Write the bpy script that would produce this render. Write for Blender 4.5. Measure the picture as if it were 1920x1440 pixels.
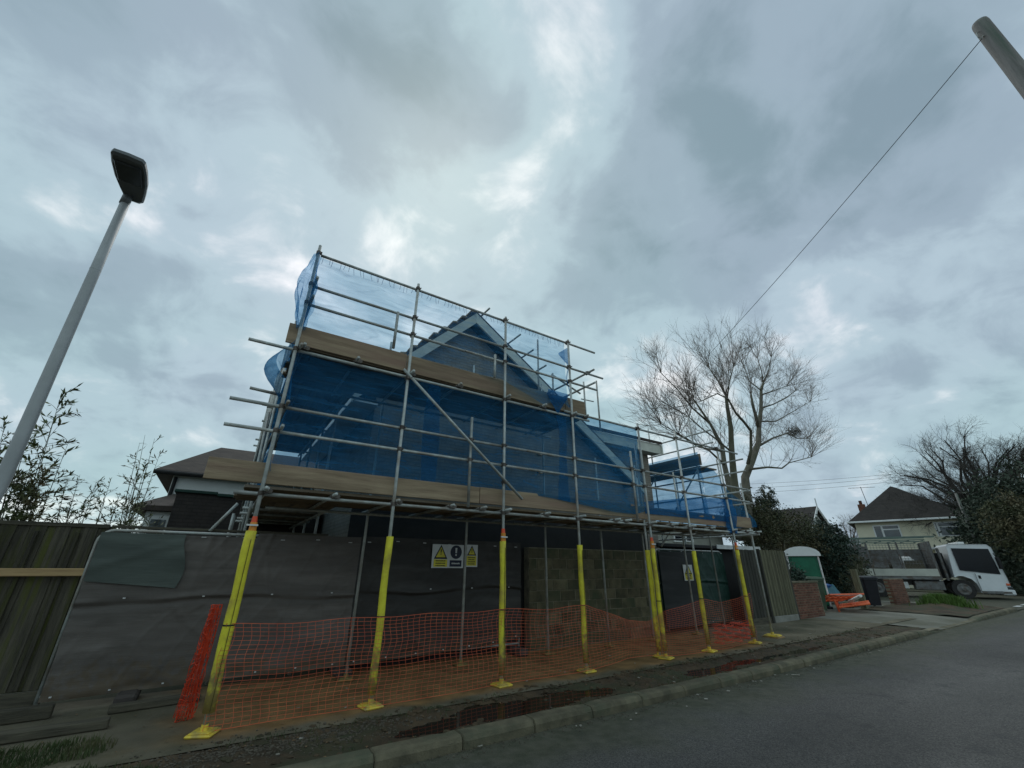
import bpy, math, random
import numpy as np
from mathutils import Vector, Matrix, noise as mnoise

random.seed(11); rng = np.random.default_rng(11)
C = bpy.context.scene.collection
scene = bpy.context.scene
for o in list(bpy.data.objects): bpy.data.objects.remove(o, do_unlink=True)
R = math.radians

# ------------------------------------------------------------------ camera
F, PITCH, YAW, ROLL, EYE = 783.08, R(23.7217), R(33.3435), R(0.2409), 1.6
_fw = np.array([math.sin(YAW)*math.cos(PITCH), math.cos(YAW)*math.cos(PITCH), math.sin(PITCH)])
_r0 = np.array([math.cos(YAW), -math.sin(YAW), 0.0]); _u0 = np.cross(_r0, _fw)
_rt = _r0*math.cos(ROLL)+_u0*math.sin(ROLL); _up = _u0*math.cos(ROLL)-_r0*math.sin(ROLL)
cam_d = bpy.data.cameras.new('camera'); cam = bpy.data.objects.new('camera', cam_d); C.objects.link(cam)
cam_d.sensor_width = 36.0; cam_d.sensor_fit = 'HORIZONTAL'; cam_d.lens = 36.0*F/1920.0
cam_d.clip_start = 0.05; cam_d.clip_end = 3000
cam.matrix_world = Matrix(((_rt[0], _up[0], -_fw[0], 0), (_rt[1], _up[1], -_fw[1], 0), (_rt[2], _up[2], -_fw[2], EYE), (0, 0, 0, 1)))
scene.camera = cam
def ray(px, py): return _fw*F+_rt*(px-960)+_up*(720-py)
def on_z(px, py, z=0.0):
    d = ray(px, py); return np.array([0, 0, EYE])+d*((z-EYE)/d[2])
def on_y(px, py, y):
    d = ray(px, py); return np.array([0, 0, EYE])+d*(y/d[1])
def on_x(px, py, x):
    d = ray(px, py); return np.array([0, 0, EYE])+d*(x/d[0])

# ------------------------------------------------------------------ sky, sun, exposure
SUN_EL, SUN_AZ = R(50), R(20)          # a veiled sun high behind the cloud, in front and to the right of the street
world = bpy.data.worlds.new('World'); scene.world = world; world.use_nodes = True
nt = world.node_tree; N = nt.nodes; L = nt.links; N.clear()
def wn(t, **k):
    n = N.new(t)
    for a, b in k.items(): setattr(n, a, b)
    return n
def wmath(op, a, b=None, c=None, clamp=False):
    n = wn('ShaderNodeMath', operation=op, use_clamp=clamp)
    for i, v in enumerate((a, b, c)):
        if v is None: continue
        if isinstance(v, (int, float)): n.inputs[i].default_value = v
        else: L.new(v, n.inputs[i])
    return n.outputs[0]
tc = wn('ShaderNodeTexCoord'); gen = tc.outputs['Generated']
sep = wn('ShaderNodeSeparateXYZ'); L.new(gen, sep.inputs[0])
den = wmath('ADD', wmath('MAXIMUM', sep.outputs[2], 0.0), 0.42)
comb = wn('ShaderNodeCombineXYZ'); L.new(wmath('DIVIDE', sep.outputs[0], den), comb.inputs[0]); L.new(wmath('DIVIDE', sep.outputs[1], den), comb.inputs[1])
def wnoise(scale, detail, rough, dist=0.0, off=(0, 0, 0)):
    mp = wn('ShaderNodeMapping'); mp.inputs['Location'].default_value = off; L.new(comb.outputs[0], mp.inputs[0])
    n = wn('ShaderNodeTexNoise'); n.inputs['Scale'].default_value = scale; n.inputs['Detail'].default_value = detail
    n.inputs['Roughness'].default_value = rough; n.inputs['Distortion'].default_value = dist
    L.new(mp.outputs[0], n.inputs['Vector']); return n.outputs[0]
cloud = wmath('ADD', wmath('MULTIPLY', wnoise(2.6, 7, 0.52, 0.5, (3.1, 1.7, 0.4)), 0.6), wmath('MULTIPLY', wnoise(6.8, 7, 0.56, 0.4, (7.7, 2.2, 1.4)), 0.5))
cloud = wmath('MULTIPLY', wmath('SUBTRACT', cloud, 0.5), 1.75)
# cloud banks: brighter and darker parts of the overcast, each as a direction in the sky
BANKS = [(890, 420, 8, .13), (400, 420, 9, .17), (1010, 40, 9, .17), (1170, 200, 6, .16), (1210, 440, 5, .14), (1560, 535, 4, .16),
         (1480, 700, 8, .14), (1720, 650, 9, .13), (1200, 770, 6, .26), (500, 310, 10, .14), (80, 880, 9, .22), (580, 10, 6, .14), (1800, 820, 8, .05), (960, 240, 8, .12),
         (1240, 330, 11, -.42), (620, 120, 13, -.30), (760, 210, 8, -.24), (120, 560, 11, -.16), (1530, 110, 7, -.16), (1740, 540, 7, -.22), (1500, 420, 9, -.16), (1350, 200, 10, -.14), (290, 690, 9, -.14),
         (1620, 830, 8, -.20), (1130, 520, 6, -.12), (60, 250, 10, -.08), (1380, 620, 6, -.10), (330, 560, 6, -.08)]
wob = wn('ShaderNodeTexNoise'); wob.inputs['Scale'].default_value = 3.2; wob.inputs['Detail'].default_value = 4; L.new(gen, wob.inputs['Vector'])
wv = wn('ShaderNodeVectorMath', operation='SUBTRACT'); L.new(wob.outputs['Color'], wv.inputs[0]); wv.inputs[1].default_value = (.5, .5, .5)
wv2 = wn('ShaderNodeVectorMath', operation='SCALE'); L.new(wv.outputs[0], wv2.inputs[0]); wv2.inputs['Scale'].default_value = 0.42
wv3 = wn('ShaderNodeVectorMath', operation='ADD'); L.new(gen, wv3.inputs[0]); L.new(wv2.outputs[0], wv3.inputs[1])
wdir = wn('ShaderNodeVectorMath', operation='NORMALIZE'); L.new(wv3.outputs[0], wdir.inputs[0])
tot = cloud
for bx_, by_, rad, amp in BANKS:
    d = ray(bx_, by_); d = d/np.linalg.norm(d)
    dp = wn('ShaderNodeVectorMath', operation='DOT_PRODUCT'); L.new(wdir.outputs[0], dp.inputs[0]); dp.inputs[1].default_value = tuple(d)
    mr = wn('ShaderNodeMapRange', interpolation_type='SMOOTHSTEP'); L.new(dp.outputs['Value'], mr.inputs[0])
    mr.inputs[1].default_value = math.cos(R(rad*1.9)); mr.inputs[2].default_value = 1.0; mr.inputs[3].default_value = 0; mr.inputs[4].default_value = amp*.8
    tot = wmath('ADD', tot, mr.outputs[0])
ramp = wn('ShaderNodeValToRGB'); L.new(wmath('ADD', tot, 0.50), ramp.inputs[0])
cr = ramp.color_ramp; cr.interpolation = 'EASE'
for e, (p, c) in zip([cr.elements[0], cr.elements[1], cr.elements.new(.36), cr.elements.new(.60)],
                     [(0.0, (.235, .325, .375, 1)), (1.0, (.67, .82, .81, 1)), (.34, (.328, .425, .490, 1)), (.62, (.445, .567, .625, 1))]):
    e.position = p; e.color = c
# hue drift between grey-lavender and teal cloud
hue = wnoise(1.1, 3, .5, 0.2, (11.0, 5.0, 2.0))
tint = wn('ShaderNodeValToRGB'); L.new(hue, tint.inputs[0])
tint.color_ramp.elements[0].position = .38; tint.color_ramp.elements[0].color = (1.0, .995, 1.035, 1)
tint.color_ramp.elements[1].position = .62; tint.color_ramp.elements[1].color = (.925, 1.015, .99, 1)
mul = wn('ShaderNodeMix', data_type='RGBA', blend_type='MULTIPLY'); mul.inputs[0].default_value = 1
L.new(ramp.outputs[0], mul.inputs[6]); L.new(tint.outputs[0], mul.inputs[7])
SKY_STRENGTH = 0.10
sc10 = wn('ShaderNodeVectorMath', operation='SCALE'); L.new(mul.outputs[2], sc10.inputs[0]); sc10.inputs['Scale'].default_value = 1.05/SKY_STRENGTH
nish = wn('ShaderNodeTexSky', sky_type='NISHITA'); nish.sun_disc = False; nish.sun_elevation = SUN_EL; nish.sun_rotation = SUN_AZ; nish.air_density = 1.2; nish.dust_density = 3
mixs = wn('ShaderNodeMix', data_type='RGBA'); mixs.inputs[0].default_value = 0.05
L.new(sc10.outputs[0], mixs.inputs[6]); L.new(nish.outputs[0], mixs.inputs[7])
bg = wn('ShaderNodeBackground'); bg.inputs['Strength'].default_value = SKY_STRENGTH; L.new(mixs.outputs[2], bg.inputs['Color'])
wo = wn('ShaderNodeOutputWorld'); L.new(bg.outputs[0], wo.inputs['Surface'])
sun_d = bpy.data.lights.new('sun', 'SUN'); sun_d.energy = 0.6; sun_d.angle = R(25); sun_d.color = (1.0, .97, .92)
sun = bpy.data.objects.new('sun', sun_d); C.objects.link(sun); sun.location = (0, 0, 60)
sdir = Vector((math.sin(SUN_AZ)*math.cos(SUN_EL), math.cos(SUN_AZ)*math.cos(SUN_EL), math.sin(SUN_EL)))
sun.rotation_euler = sdir.to_track_quat('Z', 'Y').to_euler()
vs = scene.view_settings; scene.display_settings.display_device = 'sRGB'
vs.view_transform = 'Standard'; vs.look = 'None'; vs.exposure = 0.0; vs.gamma = 1.0; vs.use_curve_mapping = False
scene.render.engine = 'CYCLES'; scene.cycles.transparent_max_bounces = 24; scene.cycles.max_bounces = 8; scene.cycles.use_denoising = True

# ------------------------------------------------------------------ mesh helpers
class MB:
    def __init__(s): s.v = []; s.f = []
    def add(s, vs_, fs):
        b = len(s.v); s.v.extend([tuple(map(float, p)) for p in vs_]); s.f.extend([tuple(i+b for i in f) for f in fs]); return s
    def box(s, x0, x1, y0, y1, z0, z1, M=None):
        p = [(x0, y0, z0), (x1, y0, z0), (x1, y1, z0), (x0, y1, z0), (x0, y0, z1), (x1, y0, z1), (x1, y1, z1), (x0, y1, z1)]
        if M is not None: p = [M@Vector(q) for q in p]
        return s.add(p, [(0, 3, 2, 1), (4, 5, 6, 7), (0, 1, 5, 4), (1, 2, 6, 5), (2, 3, 7, 6), (3, 0, 4, 7)])
    def bbox(s, x0, x1, y0, y1, z0, z1, b=.01, M=None):
        """box with chamfered vertical and top edges"""
        b = min(b, (x1-x0)*.45, (y1-y0)*.45, (z1-z0)*.45)
        def ring(i, z): return [(x0+i, y0+b, z), (x0+b, y0+i, z), (x1-b, y0+i, z), (x1-i, y0+b, z), (x1-i, y1-b, z), (x1-b, y1-i, z), (x0+b, y1-i, z), (x0+i, y1-b, z)]
        rings = [ring(b*.8, z0), ring(0, z0+b), ring(0, z1-b), ring(b*.8, z1)]
        return s.loft(rings, M)
    def loft(s, rings, M=None, cap=True):
        n = len(rings[0]); p = [q for r in rings for q in r]
        if M is not None: p = [M@Vector(q) for q in p]
        fs = []
        for k in range(len(rings)-1):
            for i in range(n): fs.append((k*n+i, k*n+(i+1) % n, (k+1)*n+(i+1) % n, (k+1)*n+i))
        if cap: fs.append(tuple(range(n-1, -1, -1))); fs.append(tuple((len(rings)-1)*n+i for i in range(n)))
        return s.add(p, fs)
    def tube(s, a, b, r, n=8, r2=None, cap=True, M=None):
        return s.path([a, b], [r, r if r2 is None else r2], n, cap, M)
    def path(s, pts, rad, n=8, cap=True, M=None):
        pts = [Vector(p) for p in pts]
        if M is not None: pts = [M@p for p in pts]
        if isinstance(rad, (int, float)): rad = [rad]*len(pts)
        t0 = (pts[1]-pts[0]).normalized(); ref = Vector((0, 0, 1)) if abs(t0.z) < .9 else Vector((1, 0, 0))
        u = t0.cross(ref).normalized(); rings = []
        for i, p in enumerate(pts):
            t = (pts[min(i+1, len(pts)-1)]-pts[max(i-1, 0)])
            if t.length < 1e-9: t = t0
            t = t.normalized(); u = (u-t*u.dot(t)).normalized(); w = t.cross(u)
            rings.append([p+(u*math.cos(2*math.pi*k/n)+w*math.sin(2*math.pi*k/n))*rad[i] for k in range(n)])
        return s.loft(rings, None, cap)
    def prism(s, poly, axis, a, b, M=None):
        """2D polygon extruded along axis ('x': poly=(y,z); 'y': poly=(x,z); 'z': poly=(x,y))"""
        def P(q, t): return {'x': (t, q[0], q[1]), 'y': (q[0], t, q[1]), 'z': (q[0], q[1], t)}[axis]
        return s.loft([[P(q, a) for q in poly], [P(q, b) for q in poly]], M)
    def grid(s, fn, nu, nv):
        b = len(s.v)
        for j in range(nv+1):
            for i in range(nu+1): s.v.append(tuple(map(float, fn(i/nu, j/nv))))
        for j in range(nv):
            for i in range(nu):
                a = b+j*(nu+1)+i; s.f.append((a, a+1, a+nu+2, a+nu+1))
        return s
    def ell(s, c, r, nu=10, nv=6, jit=0.0, M=None):
        rings = []
        for j in range(1, nv):
            th = math.pi*j/nv
            rings.append([(c[0]+r[0]*math.sin(th)*math.cos(2*math.pi*i/nu)*(1+random.uniform(-jit, jit)), c[1]+r[1]*math.sin(th)*math.sin(2*math.pi*i/nu)*(1+random.uniform(-jit, jit)), c[2]-r[2]*math.cos(th)*(1+random.uniform(-jit, jit))) for i in range(nu)])
        return s.loft(rings, M)

WL = {}                                             # world location of every object, by name
def mesh_obj(name, me, mat, wloc, parent=None):
    o = bpy.data.objects.new(name, me); C.objects.link(o)
    if mat is not None and not me.materials: me.materials.append(mat)
    wloc = Vector(wloc); WL[o.name] = wloc
    if parent is not None: o.parent = parent; o.location = wloc-WL[parent.name]
    else: o.location = wloc
    return o
def make_mesh(name, mb, smooth=False, centre=True):
    v = np.array(mb.v, dtype=np.float64)
    c = (v.min(0)+v.max(0))/2 if centre else np.zeros(3)
    if centre is True: c[2] = v[:, 2].min()
    me = bpy.data.meshes.new(name); me.from_pydata((v-c).tolist(), [], mb.f); me.update()
    if smooth: me.polygons.foreach_set('use_smooth', [True]*len(me.polygons))
    return me, Vector(c)
def obj(name, mb, mat, parent=None, smooth=False):
    me, c = make_mesh(name, mb, smooth); return mesh_obj(name, me, mat, c, parent)
def tag(o, label=None, cat=None, group=None, kind=None):
    if label: o['label'] = label
    if cat: o['category'] = cat
    if group: o['group'] = group
    if kind: o['kind'] = kind
    return o
def thing(name, label, cat, loc=(0, 0, 0), group=None):
    o = bpy.data.objects.new(name, None); C.objects.link(o); o.location = loc; o.empty_display_size = .2; WL[o.name] = Vector(loc)
    return tag(o, label, cat, group)
def single(name, mb, mat, label, cat, group=None, smooth=False): return tag(obj(name, mb, mat, None, smooth), label, cat, group)
def struct(name, mb, mat, parent=None, smooth=False):
    o = obj(name, mb, mat, parent, smooth); 
    if parent is None: o['kind'] = 'structure'
    return o
def copy_tree(src, dloc, label=None):
    """a copy of a thing and of its parts, moved by dloc"""
    r = src.copy(); C.objects.link(r); WL[r.name] = WL[src.name]+Vector(dloc); r.location = WL[r.name]
    if label: r['label'] = label
    for ch in list(src.children):
        c = ch.copy(); C.objects.link(c); c.parent = r; WL[c.name] = WL[ch.name]+Vector(dloc)
        for g in list(ch.children):
            d = g.copy(); C.objects.link(d); d.parent = c; WL[d.name] = WL[g.name]+Vector(dloc)
    return r

# ------------------------------------------------------------------ materials
def mat(name, c1, c2=None, scale=6, rough=.8, metal=0.0, bump=0.0, bscale=40, stretch=(1, 1, 1), rnd=.12, lo=.35, hi=.65, c3=None, s3=1.5, spec=.4, detail=6, trans=0.0):
    m = bpy.data.materials.new(name); m.use_nodes = True; t = m.node_tree; n = t.nodes; l = t.links
    b = n['Principled BSDF']; b.inputs['Roughness'].default_value = rough; b.inputs['Metallic'].default_value = metal
    b.inputs['Specular IOR Level'].default_value = spec
    tcn = n.new('ShaderNodeTexCoord'); oi = n.new('ShaderNodeObjectInfo')
    sc = n.new('ShaderNodeVectorMath'); sc.operation = 'SCALE'; sc.inputs[0].default_value = (31.7, 17.3, 23.9); l.new(oi.outputs['Random'], sc.inputs['Scale'])
    ad = n.new('ShaderNodeVectorMath'); ad.operation = 'ADD'; l.new(tcn.outputs['Object'], ad.inputs[0]); l.new(sc.outputs[0], ad.inputs[1])
    mp = n.new('ShaderNodeMapping'); mp.inputs['Scale'].default_value = stretch; l.new(ad.outputs[0], mp.inputs[0])
    def noise(s, d=detail):
        q = n.new('ShaderNodeTexNoise'); q.inputs['Scale'].default_value = s; q.inputs['Detail'].default_value = d; q.inputs['Roughness'].default_value = .6
        l.new(mp.outputs[0], q.inputs['Vector']); return q.outputs[0]
    c2 = c2 or tuple(x*.75 for x in c1)
    rp = n.new('ShaderNodeValToRGB'); l.new(noise(scale), rp.inputs[0])
    rp.color_ramp.elements[0].position = lo; rp.color_ramp.elements[0].color = (*c1, 1); rp.color_ramp.elements[1].position = hi; rp.color_ramp.elements[1].color = (*c2, 1)
    col = rp.outputs[0]
    if c3 is not None:
        r3 = n.new('ShaderNodeValToRGB'); l.new(noise(s3, 5), r3.inputs[0]); r3.color_ramp.elements[0].position = .48; r3.color_ramp.elements[1].position = .66
        mx = n.new('ShaderNodeMix'); mx.data_type = 'RGBA'; l.new(r3.outputs[0], mx.inputs[0]); l.new(col, mx.inputs[6]); mx.inputs[7].default_value = (*c3, 1); col = mx.outputs[2]
    hv = n.new('ShaderNodeHueSaturation'); l.new(col, hv.inputs['Color'])
    mr = n.new('ShaderNodeMapRange'); l.new(oi.outputs['Random'], mr.inputs[0]); mr.inputs[3].default_value = 1-rnd; mr.inputs[4].default_value = 1+rnd; l.new(mr.outputs[0], hv.inputs['Value'])
    l.new(hv.outputs[0], b.inputs['Base Color'])
    if bump:
        bp = n.new('ShaderNodeBump'); bp.inputs['Strength'].default_value = bump; bp.inputs['Distance'].default_value = .02; l.new(noise(bscale), bp.inputs['Height']); l.new(bp.outputs[0], b.inputs['Normal'])
    m['bsdf'] = b.name
    return m
def bsdf(m): return m.node_tree.nodes['Principled BSDF']

STEEL = mat('galvanised_steel', (.50, .52, .49), (.34, .36, .34), 9, .48, .30, .12, 60, rnd=.18, c3=(.30, .27, .23), s3=3)
RUST = mat('worn_fitting_steel', (.17, .15, .13), (.09, .07, .06), 30, .6, .5, .3, 90, rnd=.3)
BOARD = mat('scaffold_board_wood', (.22, .165, .105), (.135, .098, .06), 7, .85, 0, .35, 22, stretch=(.18, 3, 3), rnd=.22, c3=(.25, .21, .165), s3=2)
BOARD_Y = mat('scaffold_board_wood_lengthwise', (.33, .26, .18), (.20, .155, .105), 7, .85, 0, .35, 22, stretch=(3, .18, 3), rnd=.25, c3=(.16, .13, .11), s3=2)
TOE = mat('toe_board_wood', (.36, .27, .175), (.215, .155, .098), 6, .85, 0, .3, 25, stretch=(.22, 3, 2.2), rnd=.16, c3=(.27, .175, .125), s3=1.2)
TIMBER = mat('fresh_timber', (.46, .31, .15), (.33, .21, .10), 7, .8, 0, .25, 25, stretch=(.25, 3, 3), rnd=.1)
GREYWOOD = mat('weathered_grey_wood', (.105, .092, .064), (.050, .044, .032), 7, .9, 0, .4, 25, stretch=(.3, 3, 3), rnd=.25)
FOAM = mat('yellow_foam', (.76, .70, .045), (.62, .53, .035), 6, .7, 0, .3, 28, rnd=.06, c3=(.44, .34, .06), s3=2.6)
def splash(m, top, c):
    """mud thrown up from the ground onto the lower part of a thing whose origin lies at its foot"""
    t = m.node_tree; n = t.nodes; l = t.links; tcn = [x for x in n if x.type == 'TEX_COORD'][0]; sp = n.new('ShaderNodeSeparateXYZ'); l.new(tcn.outputs['Object'], sp.inputs[0])
    q = n.new('ShaderNodeTexNoise'); q.inputs['Scale'].default_value = 14; q.inputs['Detail'].default_value = 6; g = n.new('ShaderNodeNewGeometry'); l.new(g.outputs['Position'], q.inputs['Vector'])
    h = n.new('ShaderNodeMapRange'); l.new(sp.outputs[2], h.inputs[0]); h.inputs[1].default_value = top; h.inputs[2].default_value = 0; h.inputs[3].default_value = -.32; h.inputs[4].default_value = .30
    a_ = n.new('ShaderNodeMath'); a_.operation = 'ADD'; l.new(q.outputs[0], a_.inputs[0]); l.new(h.outputs[0], a_.inputs[1])
    r = n.new('ShaderNodeMapRange'); l.new(a_.outputs[0], r.inputs[0]); r.inputs[1].default_value = .48; r.inputs[2].default_value = .72; r.inputs[4].default_value = .85
    b = bsdf(m); src = b.inputs['Base Color'].links[0].from_socket; mx = n.new('ShaderNodeMix'); mx.data_type = 'RGBA'; l.new(r.outputs[0], mx.inputs[0]); l.new(src, mx.inputs[6]); mx.inputs[7].default_value = (*c, 1); l.new(mx.outputs[2], b.inputs['Base Color'])
splash(FOAM, 1.0, (.20, .135, .06))
FOAMDK = mat('sleeve_slit', (.10, .08, .02), None, 5, .9)
PAD = mat('yellow_plastic', (.80, .60, .06), (.62, .44, .06), 9, .6, 0, .1, 40, c3=(.32, .24, .10), s3=5)
PADD = mat('muddy_yellow_plastic', (.30, .225, .075), (.17, .125, .05), 9, .75, 0, .2, 40)
CAPRED = mat('orange_red_tape', (.80, .10, .03), (.62, .07, .03), 9, .5)
CAPOR = mat('orange_tape', (.85, .32, .04), None, 9, .5)
WHITEP = mat('white_plastic', (.72, .72, .70), (.55, .55, .53), 5, .5)
BARRIER = mat('orange_plastic_net', (.78, .16, .065), (.55, .09, .045), 4, .5, rnd=.05)
ROLLM = mat('red_orange_net_roll', (.80, .085, .030), (.52, .040, .016), 10, .5, rnd=.05)
BLACKTIE = mat('black_cable_tie', (.02, .02, .02), None, 4, .5)
FENCEW = mat('mossy_fence_wood', (.098, .086, .062), (.042, .037, .028), 5, .95, 0, .5, 25, stretch=(4, 4, .35), rnd=.35, c3=(.070, .072, .020), s3=2.6)
FENCER = mat('closeboard_wood', (.165, .155, .095), (.085, .080, .05), 6, .95, 0, .4, 25, stretch=(4, 4, .4), rnd=.30)
FENCERD = mat('dark_closeboard_wood', (.075, .072, .058), (.04, .038, .03), 6, .95, 0, .4, 25, stretch=(4, 4, .4), rnd=.30)
BLOCK = mat('concrete_block', (.150, .130, .075), (.070, .062, .036), 3.5, .95, 0, .45, 55, rnd=.22, c3=(.060, .068, .036), s3=1.3)
MORTAR = mat('mortar', (.235, .205, .14), (.13, .115, .08), 8, .95, 0, .3, 60)
KERBM = mat('kerb_concrete', (.180, .155, .098), (.082, .072, .046), 4, .9, 0, .45, 60, rnd=.14, c3=(.085, .088, .055), s3=2.2)
CONC = mat('pale_concrete', (.26, .255, .225), (.19, .185, .16), 3, .9, 0, .3, 40)
BARK = mat('grey_bark', (.185, .170, .125), (.105, .096, .075), 4, .95, 0, .5, 20, stretch=(1, 1, .4), c3=(.10, .105, .055), s3=.6)
TWIG = mat('twig_bark', (.22, .18, .15), (.15, .125, .105), 3, .95)
TWIG2 = mat('dark_twig_bark', (.095, .085, .072), (.055, .050, .044), 3, .95)
BARGE = mat('painted_bargeboard', (.66, .66, .58), (.54, .55, .48), 4, .6, 0, .05, 30)
WHITEW = mat('white_window_frame', (.78, .79, .77), (.70, .71, .69), 3, .4)
RENDERW = mat('white_render', (.82, .83, .80), (.74, .75, .72), 2, .9, 0, .1, 60)
CREAM = mat('cream_render', (.78, .73, .55), (.70, .65, .49), 1.2, .9, 0, .1, 60, rnd=0)
PALEREND = mat('grey_cream_render', (.36, .36, .31), (.28, .28, .24), 2, .9, 0, .1, 60)
def tilemat(name, c1, c2, w, h):
    m = mat(name, c1, c2, 3, .9, 0, 0); t = m.node_tree; n = t.nodes; l = t.links
    br = n.new('ShaderNodeTexBrick'); br.inputs['Scale'].default_value = 1; br.inputs['Brick Width'].default_value = w; br.inputs['Row Height'].default_value = h
    br.inputs['Mortar Size'].default_value = .012; br.inputs['Color1'].default_value = (1, 1, 1, 1); br.inputs['Color2'].default_value = (.84, .84, .84, 1); br.inputs['Mortar'].default_value = (.72, .72, .72, 1)
    uv = n.new('ShaderNodeUVMap'); l.new(uv.outputs[0], br.inputs['Vector'])
    hv = [x for x in n if x.type == 'HUE_SAT'][0]
    mx = n.new('ShaderNodeMix'); mx.data_type = 'RGBA'; mx.blend_type = 'MULTIPLY'; mx.inputs[0].default_value = 1
    l.new(hv.outputs[0], mx.inputs[6]); l.new(br.outputs[0], mx.inputs[7]); l.new(mx.outputs[2], bsdf(m).inputs['Base Color'])
    bp = n.new('ShaderNodeBump'); bp.inputs['Strength'].default_value = .6; bp.inputs['Distance'].default_value = .02; l.new(br.outputs[0], bp.inputs['Height']); l.new(bp.outputs[0], bsdf(m).inputs['Normal'])
    return m
ROOFT = tilemat('brown_roof_tiles', (.075, .058, .047), (.05, .038, .032), .30, .22)
ROOFD = tilemat('dark_roof_tiles', (.052, .045, .040), (.036, .032, .029), .30, .24)
BRICKW = tilemat('gable_brickwork', (.36, .32, .27), (.26, .23, .19), .225, .075)
BRICKD = tilemat('dark_brickwork', (.062, .050, .044), (.040, .034, .031), .225, .075)
def add_uv(o, fn):
    me = o.data; uv = me.uv_layers.new(name='UVMap'); W = WL[o.name]
    for lp in me.loops:
        uv.data[lp.index].uv = fn(me.vertices[lp.vertex_index].co+W)
REDBRICK = mat('red_brick', (.20, .085, .055), (.125, .06, .042), 5, .95, 0, .3, 50, rnd=.3)
BLACKM = mat('black_paint', (.018, .018, .018), (.010, .010, .010), 4, .7)
DARKV = mat('dark_interior', (.012, .012, .012), None, 4, .9)
GREENSH = mat('dark_green_sheet', (.012, .050, .036), (.007, .032, .024), 2, .6, 0, .25, 5)
BINBLK = mat('black_bin_plastic', (.016, .016, .022), (.010, .010, .014), 4, .45)
BINGRN = mat('green_bin_plastic', (.05, .085, .05), (.035, .06, .035), 4, .5)
LOOGRN = mat('green_cabin_plastic', (.015, .17, .09), (.012, .12, .065), 3, .45)
TRUCKW = mat('white_truck_paint', (.80, .82, .83), (.74, .76, .77), 2, .25, 0, 0, spec=.6, rnd=0)
TRUCKG = mat('truck_grey_metal', (.20, .20, .195), (.11, .11, .105), 4, .5, .4, .1, 30, c3=(.13, .10, .08), s3=4)
TRUCKC = mat('cream_dropside', (.60, .60, .52), (.48, .48, .42), 2, .6, 0, .05, 30)
TRUCKGR = mat('green_grey_rack', (.16, .22, .19), (.10, .14, .12), 4, .6)
TYRE = mat('tyre_rubber', (.030, .029, .028), (.045, .042, .04), 6, .85, 0, .2, 40)
BLUEP = mat('blue_plastic', (.03, .14, .40), (.02, .09, .27), 4, .5)
TEALP = mat('teal_plastic', (.03, .17, .22), (.02, .11, .15), 4, .5)
ORANGEP = mat('orange_plastic', (.85, .17, .05), (.70, .11, .04), 4, .5)
POLEW = mat('telegraph_pole_wood', (.27, .25, .235), (.17, .16, .15), 5, .9, 0, .35, 30, stretch=(4, 4, .3), c3=(.12, .15, .12), s3=1.5)
LAMPM = mat('lamp_post_paint', (.42, .43, .43), (.34, .35, .35), 3, .5, .2, .05, 30)
LANTERN = mat('lantern_casting', (.15, .16, .165), (.11, .12, .125), 4, .45)
LENS = mat('lantern_lens', (.055, .062, .070), None, 4, .25, spec=.5)
WIREM = mat('cable_black', (.03, .03, .035), None, 4, .6)
SIGNW = mat('sign_white', (.66, .66, .64), (.56, .56, .54), 6, .5, rnd=0)
SIGNY = mat('sign_yellow', (.72, .62, .05), (.60, .50, .04), 6, .5, rnd=0)
SIGNK = mat('sign_black', (.015, .015, .016), None, 6, .5)
SIGNB = mat('sign_dark_blue', (.012, .016, .035), None, 6, .5)
RUBBER = mat('fence_foot_rubber', (.075, .062, .055), (.05, .042, .038), 6, .9, 0, .2, 40)
LEAFB = mat('bamboo_leaf', (.155, .185, .075), (.085, .108, .045), 2.5, .6, 0, 0, c3=(.19, .15, .085), s3=1.2, spec=.3)
LEAFD = mat('evergreen_leaf', (.042, .072, .048), (.018, .034, .023), 1.6, .6, 0, 0, spec=.35)
LEAFO = mat('olive_shrub_leaf', (.085, .090, .040), (.035, .042, .022), 1.4, .7, 0, 0, c3=(.14, .115, .06), s3=.8, spec=.3)
LEAFC = mat('conifer_leaf', (.060, .080, .052), (.026, .038, .026), 2, .7, 0, 0, spec=.3)
GRASSM = mat('grass_blade', (.055, .080, .022), (.030, .048, .014), 3, .7, 0, 0, c3=(.12, .11, .05), s3=2)
GRASSB = mat('bright_grass_blade', (.11, .20, .030), (.07, .13, .022), 3, .7, 0, 0)
STONE = mat('gravel_stone', (.16, .135, .10), (.075, .062, .046), 12, .9, rnd=.2)
LITTER = mat('pale_litter', (.42, .39, .33), (.26, .24, .20), 6, .8, rnd=.3)
SOIL = mat('mud_soil', (.100, .068, .038), (.040, .028, .017), 2.2, .85, 0, .7, 26, c3=(.055, .060, .030), s3=1.1, spec=.35)
LEAFL = mat('dead_leaf', (.20, .12, .06), (.12, .08, .045), 6, .8, rnd=.4)

def glassmat(name, tint, rough=.05):
    m = mat(name, tint, tuple(x*.7 for x in tint), 2, rough, 0, 0, spec=.8, rnd=0); return m
GLASS = glassmat('window_glass', (.05, .065, .075)); GLASSD = glassmat('dark_cab_glass', (.008, .010, .016), .12); bsdf(GLASSD).inputs['Specular IOR Level'].default_value = .25

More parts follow.
